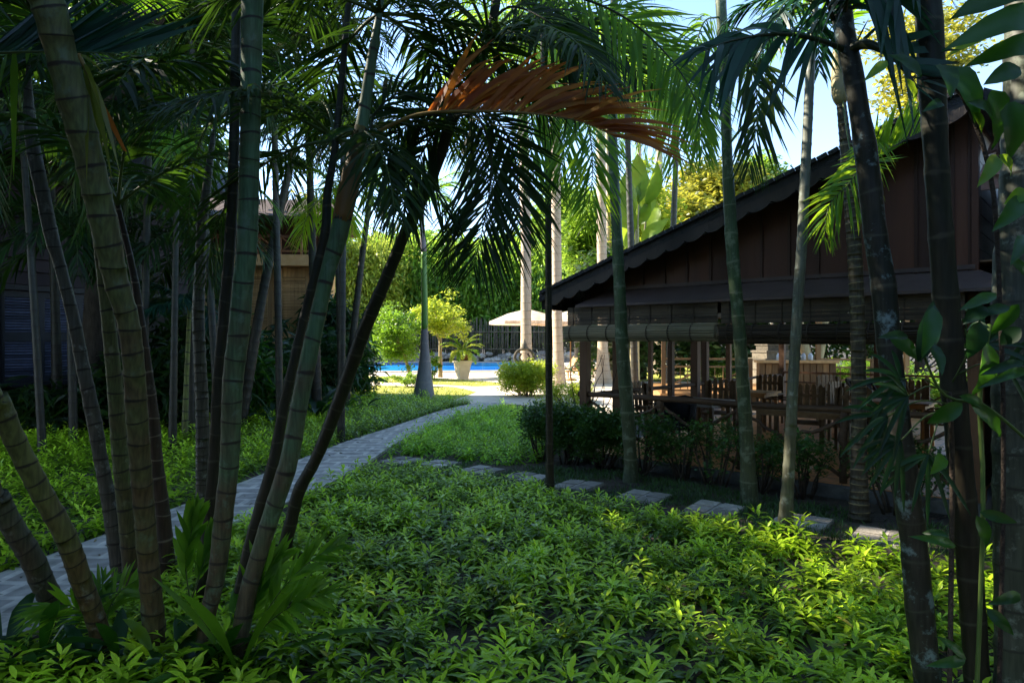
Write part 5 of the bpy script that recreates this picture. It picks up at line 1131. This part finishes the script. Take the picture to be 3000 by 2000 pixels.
# bottle palm
e,W,RD,b=palm('bottle_palm','palm with swollen grey bottle shaped trunk and green crownshaft by the path',
 [(962,1244,20),(1010,1244,25),(1059,1245,34),(1120,1243,50),(1172,1242,58)],t_bottle,spacing=.55,seed=50,n=24,bulge=.01)
tp=W[-1]; k=22/F
q=MB(); q.tube(catmull([tp+(0,0,-.03),tp+(0,0,.9),tp+(-.02,0,1.9),tp+(-.03,0,2.5)],14),np.linspace(.112,.09,14),14); q.build('crownshaft',shaft_green,e)
q=MB(); q.tube(catmull([tp+(-.03,0,2.48),tp+(-.06,0,3.0),tp+(-.08,0,3.6),tp+(-.05,0,4.1)],14),np.linspace(.10,.06,14),14); q.build('leaf_sheath',shaft_purple,e)
crown(e,tp+np.array([-.05,0,4.05]),8,2.4,el=(45,80),bend=(70,110),mat=frond_mid,seed=501,leaf=.7,wid=.05,n=34,seg=3,rad=.04)
# planter + cycad
pg=G(1355,1111); e=empty('planter',(pg[0],pg[1],.02),R(28),'tall square cream planter standing by the pool','planter')
q=MB(); c4=[(.27,0),(.27,.05),(.40,.82),(.45,.83),(.45,.92),(.38,.92),(.36,.84)]
q.lathe([(r*1.2,z) for r,z in c4],(0,0,0),4,0,.5,False,a0=math.pi/4); q.build('pot',pot_m,e)
e=empty('cycad',(pg[0],pg[1],.88),0,'cycad with a crown of stiff yellow green fronds in the cream planter','cycad')
q=MB(); q.lathe([(.14,-.05),(.22,.15),(.25,.35),(.2,.5),(.08,.58)],(0,0,0),14)
for i in range(90):
    a=i*2.4; z=.02+.5*i/90; rr=.24*math.sin(math.pi*(z+.25)/1.0); q.bar((rr*math.cos(a),rr*math.sin(a),z),((rr+.07)*math.cos(a),(rr+.07)*math.sin(a),z+.05),.05,.03)
q.build('trunk',surf('cycad_trunk',(.16,.08,.03),(.26,.14,.06),20,.9,.5),e)
for i in range(20):
    m=MB(); frond(m,archpath((0,0,.5),i*137.5,[70,45,20,5][i%4]+rng.uniform(-5,5),1.3*rng.uniform(.85,1.1),75),.27,.055,ang=56,droop=.05,n=40,t0=.08,rad=.015,seg=2,nr=10); m.build('frond',[bush_lit if i%3 else frond_lit,rachis_g],e)
# royal palms
GY='royal palms by the pool'
def royal(label,pts,Y,seed,ct,L=4.0,nf=11):
    e,W,RD,b=palm('royal_palm',label,pts,t_royal,Ybase=Y,spacing=.28,group=GY,seed=seed,bulge=.015,n=20)
    tp=W[-1]; q=MB(); r0=RD[-1]; q.tube(catmull([tp+(0,0,-.02),tp+(0,0,.8),tp+(0,0,1.7)],10),np.linspace(r0*1.05,r0*.5,10),14); q.build('crownshaft',shaft_green,e)
    crown(e,tp+np.array([0,0,1.6]),nf+5,L,el=(-15,75),bend=(70,140),mat=frond_lit,seed=seed+500,leaf=.95,wid=.075,n=44,seg=3,rad=.045,droop=.7)
royal('tall pale royal palm trunk rising behind the sunlit rounded hedge',[(270,1528,30),(446,1534,32),(650,1540,30),(900,1541,31),(1000,1542,33),(1141,1544,38)],CAMZ*F/141,61,0)
royal('grey ringed royal palm trunk right behind the thin black stem',[(250,1622,26),(491,1628,29),(650,1630,28),(900,1632,29),(1040,1636,32),(1134,1638,38)],CAMZ*F/134,62,0)
royal('royal palm trunk just above the left eave of the pavilion',[(260,1756,24),(500,1761,28),(700,1763,29),(1000,1766,30),(1125,1768,44)],CAMZ*F/125,63,0)
royal('thin far royal palm trunk beside the one over the eave',[(330,1780,12),(600,1782,14),(1000,1785,22),(1112,1786,26)],CAMZ*F/112,64,0,L=3.5)
royal('far royal palm trunk with split bark seen under the blind',[(300,1930,18),(700,1932,20),(1000,1928,24),(1095,1930,34)],CAMZ*F/95,65,0)
royal('slender far royal palm rising over the pavilion roof',[(330,1870,12),(700,1880,14),(1000,1885,20),(1090,1886,30)],CAMZ*F/90,66,0,L=3.6)
# forked tree trunk seen through the pavilion
g=G(2380,1150,0); g=P(2385,1150,20); g[2]=0; e=empty('forked_tree',tuple(g),0,'sunlit forked tree trunk seen through the pavilion beside the bar counter','tree')
q=MB()
f0=np.zeros(3)
for pts,r in (([f0,P(2383,1085,20)-g,P(2368,1050,20)-g,P(2350,990,20)-g,P(2330,880,20)-g,P(2320,700,20)-g],.17),([P(2385,1085,20)-g,P(2398,1050,20)-g,P(2408,1000,20)-g,P(2425,880,20)-g,P(2450,700,20)-g],.13)):
    q.tube(catmull(pts,24),np.linspace(r,r*.6,24),12)
q.build('trunk',bark_lit,e); pts,_c=clumps(tuple(P(2390,640,20)-g),(2.2,2,1.3),60,70,np.random.default_rng(9),.6,.3); m=MB(); leaves(m,pts,.16); m.build('crown',tree_dark,e)
# banana / traveller's palm behind the roof
g=P(1860,1080,26); g[2]=0; e=empty('travellers_palm',tuple(g),0,'traveller palm with huge sunlit paddle leaves above the roof slope','palm tree')
q=MB(); q.tube(catmull([np.zeros(3),(0,0,2),(.1,0,4)],10),np.linspace(.2,.14,10),12); q.build('trunk',shaft_cream,e)
for i,(u0,v0,u1,v1,w) in enumerate(((1850,640,1835,500,70),(1862,640,1900,520,80),(1870,660,1905,590,56),(1900,700,1925,590,60),(1845,700,1822,560,60),(1880,720,1960,640,50),(1850,720,1800,660,44),(1895,600,1925,470,55),(1870,600,1868,450,60))):
    q=MB(); q.tube(catmull([(0.05,0,3.6),P((u0+1862)/2,800,26)-g,P(u0,v0,26)-g],10),np.linspace(.06,.03,10),7); st=q.build('leaf_stalk',shaft_cream,e)
    bigleaf(P(u0,v0,26)-g,P(u1,v1,26+rng.normal(0,.6))-g,w/F*26,banana_m,e,(rng.normal(0,.4),-1,.3),.08,name='paddle_leaf')
culm_m=surf('culm',(.12,.15,.06),(.24,.24,.12),3,.5,.1)
# parasols
def parasol(label,u,v,Y,r,zr,group='parasols at the pool'):
    g=P(u,v,Y); g[2]=0.02; e=empty('parasol',tuple(g),R(10),label,'parasol',group)
    q=MB(); n=8; v_=[(0,0,zr+.58)]; f=[]
    for ring,(rr,zz) in enumerate(((.5*r,zr+.36),(r,zr))):
        for i in range(n): a=2*math.pi*i/n; v_.append((rr*math.cos(a),rr*math.sin(a),zz))
    for i in range(n): f.append((0,1+i,1+(i+1)%n)); f.append((1+i,9+i,9+(i+1)%n,1+(i+1)%n))
    k=len(v_)
    for i in range(n): a=2*math.pi*i/n; v_.append((r*1.0*math.cos(a),r*1.0*math.sin(a),zr-.14))
    for i in range(n): f.append((9+i,k+i,k+(i+1)%n,9+(i+1)%n))
    q.add(v_,f,0,.5,False); q.build('canopy',leafmat('canvas_shade',(.72,.64,.55),(.78,.70,.60),tr=(.8,.55,.35),fac=.35,rough=.8) if 'canvas_shade' not in bpy.data.materials else bpy.data.materials['canvas_shade'],e)
    q=MB(); q.tube([(0,0,0),(0,0,zr+.66)],.035,10); q.lathe([(.3,0),(.3,.06),(.06,.1)],(0,0,0),14); q.build('pole',wood_lt,e)
    for i in range(n):
        a=2*math.pi*i/n; q=MB(); q.tube([(.04*math.cos(a),.04*math.sin(a),zr-.1),(r*.55*math.cos(a),r*.55*math.sin(a),zr+.30)],.012,5); q.build('rib',wood_dk,e)
    return e
for k,(u,h) in enumerate(((1010,13),(1130,14),(1250,14.5),(1380,13.5),(1500,14),(1620,16),(1740,18),(1900,17))):
    b=P(u,1000,76); b[2]=0; rr=np.random.default_rng(650+k); e=empty('bamboo_clump',tuple(b),0,['farthest','second farthest','third','fourth','fifth','sixth','seventh','eighth'][k]+' bamboo clump from the left in the deep back row' if k else 'leftmost bamboo clump of the deep back row, behind the yellow clump','bamboo','bamboo clumps behind the pool')
    q=MB()
    for i in range(30):
        x0=np.array([rr.normal(0,2.2),rr.normal(0,1),0]); q.tube([x0,x0+(rr.normal(0,.5),0,h*.9)],.06,5)
    q.build('culms',culm_m,e)
    n=9000; pts=np.column_stack([rr.normal(0,2.3,n),rr.normal(0,1.2,n),h*(.12+.86*rr.random(n)**.8)]); pts[:,2]*=1-.02*pts[:,0]**2*rr.random(n); pts+=np.sin(pts[:,[2,0,1]]*2.1)*.35
    m=MB(); leaves(m,pts,.75,quad_t(.32,.3),el=(-1.4,.3),r_=rr); m.build('foliage',bamboo_leaf,e)
parasol('large cream parasol half hidden by the royal palm trunk',1545,1100,31,1.75,2.78)
parasol('second cream parasol peeking out left of the pavilion eave',1672,1100,33,1.75,2.80)
# loungers
def lounger():
    e=empty('sun_lounger',(0,0,0),0,'x','sun lounger','teak loungers by the pool')
    q=MB(); q.box(-.33,-.28,-.95,.95,.30,.37,0); q.box(.28,.33,-.95,.95,.30,.37,0); q.box(-.28,.28,-.95,-.9,.31,.36,0); q.build('frame',teak_m,e)
    q=MB()
    for i in range(14): q.box(-.275,.275,-.88+.085*i,-.82+.085*i,.345,.365,0)
    q.build('seat',teak_m,e)
    q=MB()
    for i in range(10):
        t=i/10; y=.30+.50*t; z=.37+.62*t; q.bar((-.28,y,z),(.28,y,z),.055,.02,0,up=(0,-.62,.5))
    q.bar((-.3,.28,.35),(-.3,.82,1.02),.04,.04); q.bar((.3,.28,.35),(.3,.82,1.02),.04,.04); q.build('backrest',teak_m,e)
    for x in (-.3,.3):
        for y in (-.8,.75):
            q=MB(); q.box(x-.03,x+.03,y-.03,y+.03,0,.30,0); q.build('leg',teak_m,e)
    return e
l0=lounger(); fl=True
for i,(u,v,rz,lab) in enumerate(((1655,1098,-62,'leftmost teak sun lounger beside the grey royal palm trunk'),(1693,1106,-62,'middle teak sun lounger left of the pavilion corner post'),(1740,1102,-62,'right teak sun lounger behind the pavilion corner post'))):
    o=l0 if i==0 else copy_tree(l0); g=G(u,v); o.location=(g[0],g[1],.02); o.rotation_euler=(0,0,R(rz)); o['label']=lab
# carved stone finial behind the hedge
g=G(1537,1150); e=empty('stone_ornament',(g[0],g[1]+.4,0),0,'carved grey stone lantern with curling arms above the rounded hedge','ornament')
q=MB(); q.lathe([(.28,0),(.28,.15),(.16,.22),(.13,.9),(.2,1.0),(.1,1.1)],(0,0,0),16); q.build('pedestal',stone_dk,e)
q=MB()
for s in (-1,1):
    q.tube(catmull([(0,0,1.08),(s*.26,0,1.12),(s*.36,0,1.3),(s*.27,0,1.52),(s*.08,0,1.62)],14),np.linspace(.07,.05,14),9)
    q.tube(catmull([(0,s*.02,1.1),(s*.12,0,1.16),(s*.18,0,1.3),(s*.12,0,1.45)],10),.04,8)
q.lathe([(.1,1.55),(.16,1.6),(.17,1.66),(.10,1.72),(.12,1.76),(.06,1.84),(.03,1.94),(.01,2.0)],(0,0,0),14); q.build('finial',stone_dk,e)
# rock wall behind the pool, bamboo screen fence, bamboo groves
e=empty('rock_wall',(-8,62,0),0,'low wall of rough grey boulders behind the pool','rock wall')
r_=np.random.default_rng(12); q=MB()
for i in range(170):
    x=-16+31*r_.random(); z=.15+.8*r_.random()*.8; s=r_.uniform(.22,.5)
    n=7; v=[];f=[]
    for a in range(5):
        ph=math.pi*a/4
        for b in range(n):
            t=2*math.pi*b/n; rr=s*(1+r_.normal(0,.12)); v.append((x+rr*math.sin(ph)*math.cos(t)*1.3,r_.normal(0,.05)+rr*math.sin(ph)*math.sin(t),z+rr*.7*math.cos(ph)))
    for a in range(4):
        for b in range(n): f.append((a*n+b,a*n+(b+1)%n,(a+1)*n+(b+1)%n,(a+1)*n+b))
    q.add(v,f,0,None,False)
q.build('boulders',stone_m,e)
e=empty('bamboo_fence',(0,64,0),0,'tall weathered bamboo pole fence behind the pool','fence')
q=MB()
for i in range(330):
    x=-22+48*i/330+r_.normal(0,.03); h=r_.uniform(3.4,4.2); q.tube([(x,r_.normal(0,.04),0),(x+r_.normal(0,.05),0,h)],.05,6)
q.bar((-22,-.08,1.2),(26,-.08,1.2),.06,.1); q.bar((-22,-.08,2.8),(26,-.08,2.8),.06,.1)
q.build('poles',surf('fence_bamboo',(.035,.03,.02),(.10,.085,.06),2,.8,.2),e)
gro=[(960,66,11.5,4.2,bamboo_lit,'yellow sunlit bamboo clump at the left end of the pool'),(1075,66,11.8,3.6,bamboo_lit,'sunlit bamboo clump behind the small green tree'),(1170,69,12.5,4.2,bamboo_leaf,'blue green bamboo clump behind the bottle shaped palm'),
 (1300,68,12.0,4.4,bamboo_leaf,'bamboo clump in the centre gap, behind the yellow small tree'),(1440,68,11.0,4.2,bamboo_leaf,'bamboo clump left of the tall pale royal palm'),(1560,70,13.0,4.2,bamboo_leaf,'bamboo clump between the two royal palm trunks'),
 (1690,66,15.5,4.2,bamboo_leaf,'tall green bamboo clump over the pavilion eave'),(1830,70,15,4.5,bamboo_leaf,'bamboo clump above the lower roof slope')]
for k,(u,Y,h,r,m_,lab) in enumerate(gro):
    b=P(u,1000,Y); b[2]=0; rr=np.random.default_rng(600+k); e=empty('bamboo_clump',tuple(b),0,lab,'bamboo','bamboo clumps behind the pool')
    q=MB(); tips=[]
    for i in range(60):
        a=rr.uniform(0,6.28); s=rr.random()**.5; x0=np.array([math.cos(a)*s*r*.8,math.sin(a)*s*1.6,0]); hh=h*rr.uniform(.65,1.0); t=x0+np.array([math.cos(a)*r*.4,rr.normal(-.8,.8),hh]); tips.append((x0,t))
        q.tube(catmull([x0,x0*.95+(0,0,hh*.55),t],7),np.linspace(.06,.02,7),5)
    q.build('culms',culm_m,e)
    pts=[]
    for x0,t in tips:
        s=rr.uniform(.22,1.05,190)**.9; p=x0*(1-s[:,None])+t*s[:,None]; pts.append(p+rr.normal(0,1,(190,3))*np.array([.75,.6,.45]))
    pts=np.concatenate(pts); m=MB(); leaves(m,pts,.62,quad_t(.3,.3),el=(-1.4,.3),r_=rr); m.build('foliage',m_,e)
# other background trees
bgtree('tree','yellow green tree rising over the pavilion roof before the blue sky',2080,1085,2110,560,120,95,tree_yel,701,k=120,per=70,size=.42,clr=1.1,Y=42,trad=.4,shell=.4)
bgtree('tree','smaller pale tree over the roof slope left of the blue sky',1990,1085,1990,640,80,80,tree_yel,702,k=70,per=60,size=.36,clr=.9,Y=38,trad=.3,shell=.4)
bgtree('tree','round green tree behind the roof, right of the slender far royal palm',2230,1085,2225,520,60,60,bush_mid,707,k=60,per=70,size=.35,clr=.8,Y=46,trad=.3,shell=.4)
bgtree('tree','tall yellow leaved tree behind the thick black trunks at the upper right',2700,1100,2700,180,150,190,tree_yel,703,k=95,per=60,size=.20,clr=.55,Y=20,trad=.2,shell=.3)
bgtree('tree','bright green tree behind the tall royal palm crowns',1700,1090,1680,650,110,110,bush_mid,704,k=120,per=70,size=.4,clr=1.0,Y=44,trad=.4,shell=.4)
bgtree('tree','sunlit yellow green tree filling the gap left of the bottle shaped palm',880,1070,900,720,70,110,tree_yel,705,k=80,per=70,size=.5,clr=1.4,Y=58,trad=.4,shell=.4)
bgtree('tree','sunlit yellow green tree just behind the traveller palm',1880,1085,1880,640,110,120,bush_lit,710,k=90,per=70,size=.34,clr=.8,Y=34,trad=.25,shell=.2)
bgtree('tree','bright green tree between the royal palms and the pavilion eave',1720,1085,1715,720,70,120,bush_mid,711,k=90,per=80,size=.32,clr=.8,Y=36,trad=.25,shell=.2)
# dense shade trees over the left of the garden, crowns mostly above the picture; unseen ones added to block light
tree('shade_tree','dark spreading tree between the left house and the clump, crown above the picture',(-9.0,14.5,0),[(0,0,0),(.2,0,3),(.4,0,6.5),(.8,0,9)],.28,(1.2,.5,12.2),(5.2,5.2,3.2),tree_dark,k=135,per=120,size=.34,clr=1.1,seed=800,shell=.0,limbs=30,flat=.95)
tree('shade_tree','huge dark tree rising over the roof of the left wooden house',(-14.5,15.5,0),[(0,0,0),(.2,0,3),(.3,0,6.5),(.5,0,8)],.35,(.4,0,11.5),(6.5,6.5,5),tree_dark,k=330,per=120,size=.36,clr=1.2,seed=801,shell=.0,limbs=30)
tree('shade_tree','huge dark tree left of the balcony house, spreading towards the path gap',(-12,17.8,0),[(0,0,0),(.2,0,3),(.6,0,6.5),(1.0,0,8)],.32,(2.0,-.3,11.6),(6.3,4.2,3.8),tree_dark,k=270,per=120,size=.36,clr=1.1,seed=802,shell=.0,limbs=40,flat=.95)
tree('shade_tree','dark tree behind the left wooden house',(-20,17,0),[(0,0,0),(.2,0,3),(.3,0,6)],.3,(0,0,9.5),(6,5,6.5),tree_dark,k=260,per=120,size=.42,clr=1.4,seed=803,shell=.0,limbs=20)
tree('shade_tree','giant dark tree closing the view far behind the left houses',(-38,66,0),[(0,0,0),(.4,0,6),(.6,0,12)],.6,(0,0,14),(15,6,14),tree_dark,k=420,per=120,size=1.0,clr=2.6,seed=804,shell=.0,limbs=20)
tree('shade_tree','dark tree standing left of the wooden house, outside the view',(-17,11,0),[(0,0,0),(.2,0,3),(.3,0,6)],.3,(0,0,10),(5.5,5,4.5),tree_dark,k=95,per=110,size=.36,clr=1.2,seed=805,shell=.0,limbs=20)  # out of view, added to keep direct sun off the foreground
tree('shade_tree','dark tree near the left of the path, outside the view',(-12,6.5,0),[(0,0,0),(.2,0,3),(.3,0,6)],.3,(0,0,9),(4.5,4.5,4),tree_dark,k=62,per=110,size=.34,clr=1.1,seed=806,shell=.0,limbs=20)  # unseen blocker, added so only dapples of sun reach the bed
tree('shade_tree','dark tree behind the viewer on the left',(-7,-3.5,0),[(0,0,0),(.2,0,2),(.3,0,4)],.25,(0,0,4.6),(4.5,3.0,4.4),tree_dark,k=240,per=90,size=.4,clr=1.2,seed=811,shell=.2,limbs=10)  # added behind the camera to cut light from the low sky
tree('shade_tree','dark tree straight behind the viewer',(0.5,-6.5,0),[(0,0,0),(.2,0,2),(.3,0,4)],.25,(0,0,3.0),(5,2.6,2.9),tree_dark,k=260,per=90,size=.4,clr=1.2,seed=812,shell=.2,limbs=10)  # unseen occluder, added so light falls mainly from overhead
tree('shade_tree','dark tree behind the viewer on the right',(8.0,-3.0,0),[(0,0,0),(.2,0,2),(.3,0,4)],.25,(0,0,4.6),(4.2,3.4,4.6),tree_dark,k=250,per=90,size=.4,clr=1.2,seed=813,shell=.2,limbs=10)  # added out of view to darken upright faces turned to the camera
tree('shade_tree','dark tree right of the bed, outside the view',(9.5,4.0,0),[(0,0,0),(.2,0,2),(.3,0,4)],.25,(0,0,4.6),(2.6,3.2,4.6),tree_dark,k=220,per=90,size=.36,clr=1.1,seed=814,shell=.2,limbs=10)  # unseen, added to close off sky light from the right
tree('shade_tree','dark bushy tree left of the path, outside the view',(-8.5,3.0,0),[(0,0,0),(.2,0,2),(.3,0,4)],.25,(0,0,3.9),(2.4,3.4,3.8),tree_dark,k=200,per=90,size=.36,clr=1.1,seed=815,shell=.2,limbs=10)  # added outside the frame to hold back sky light from the left
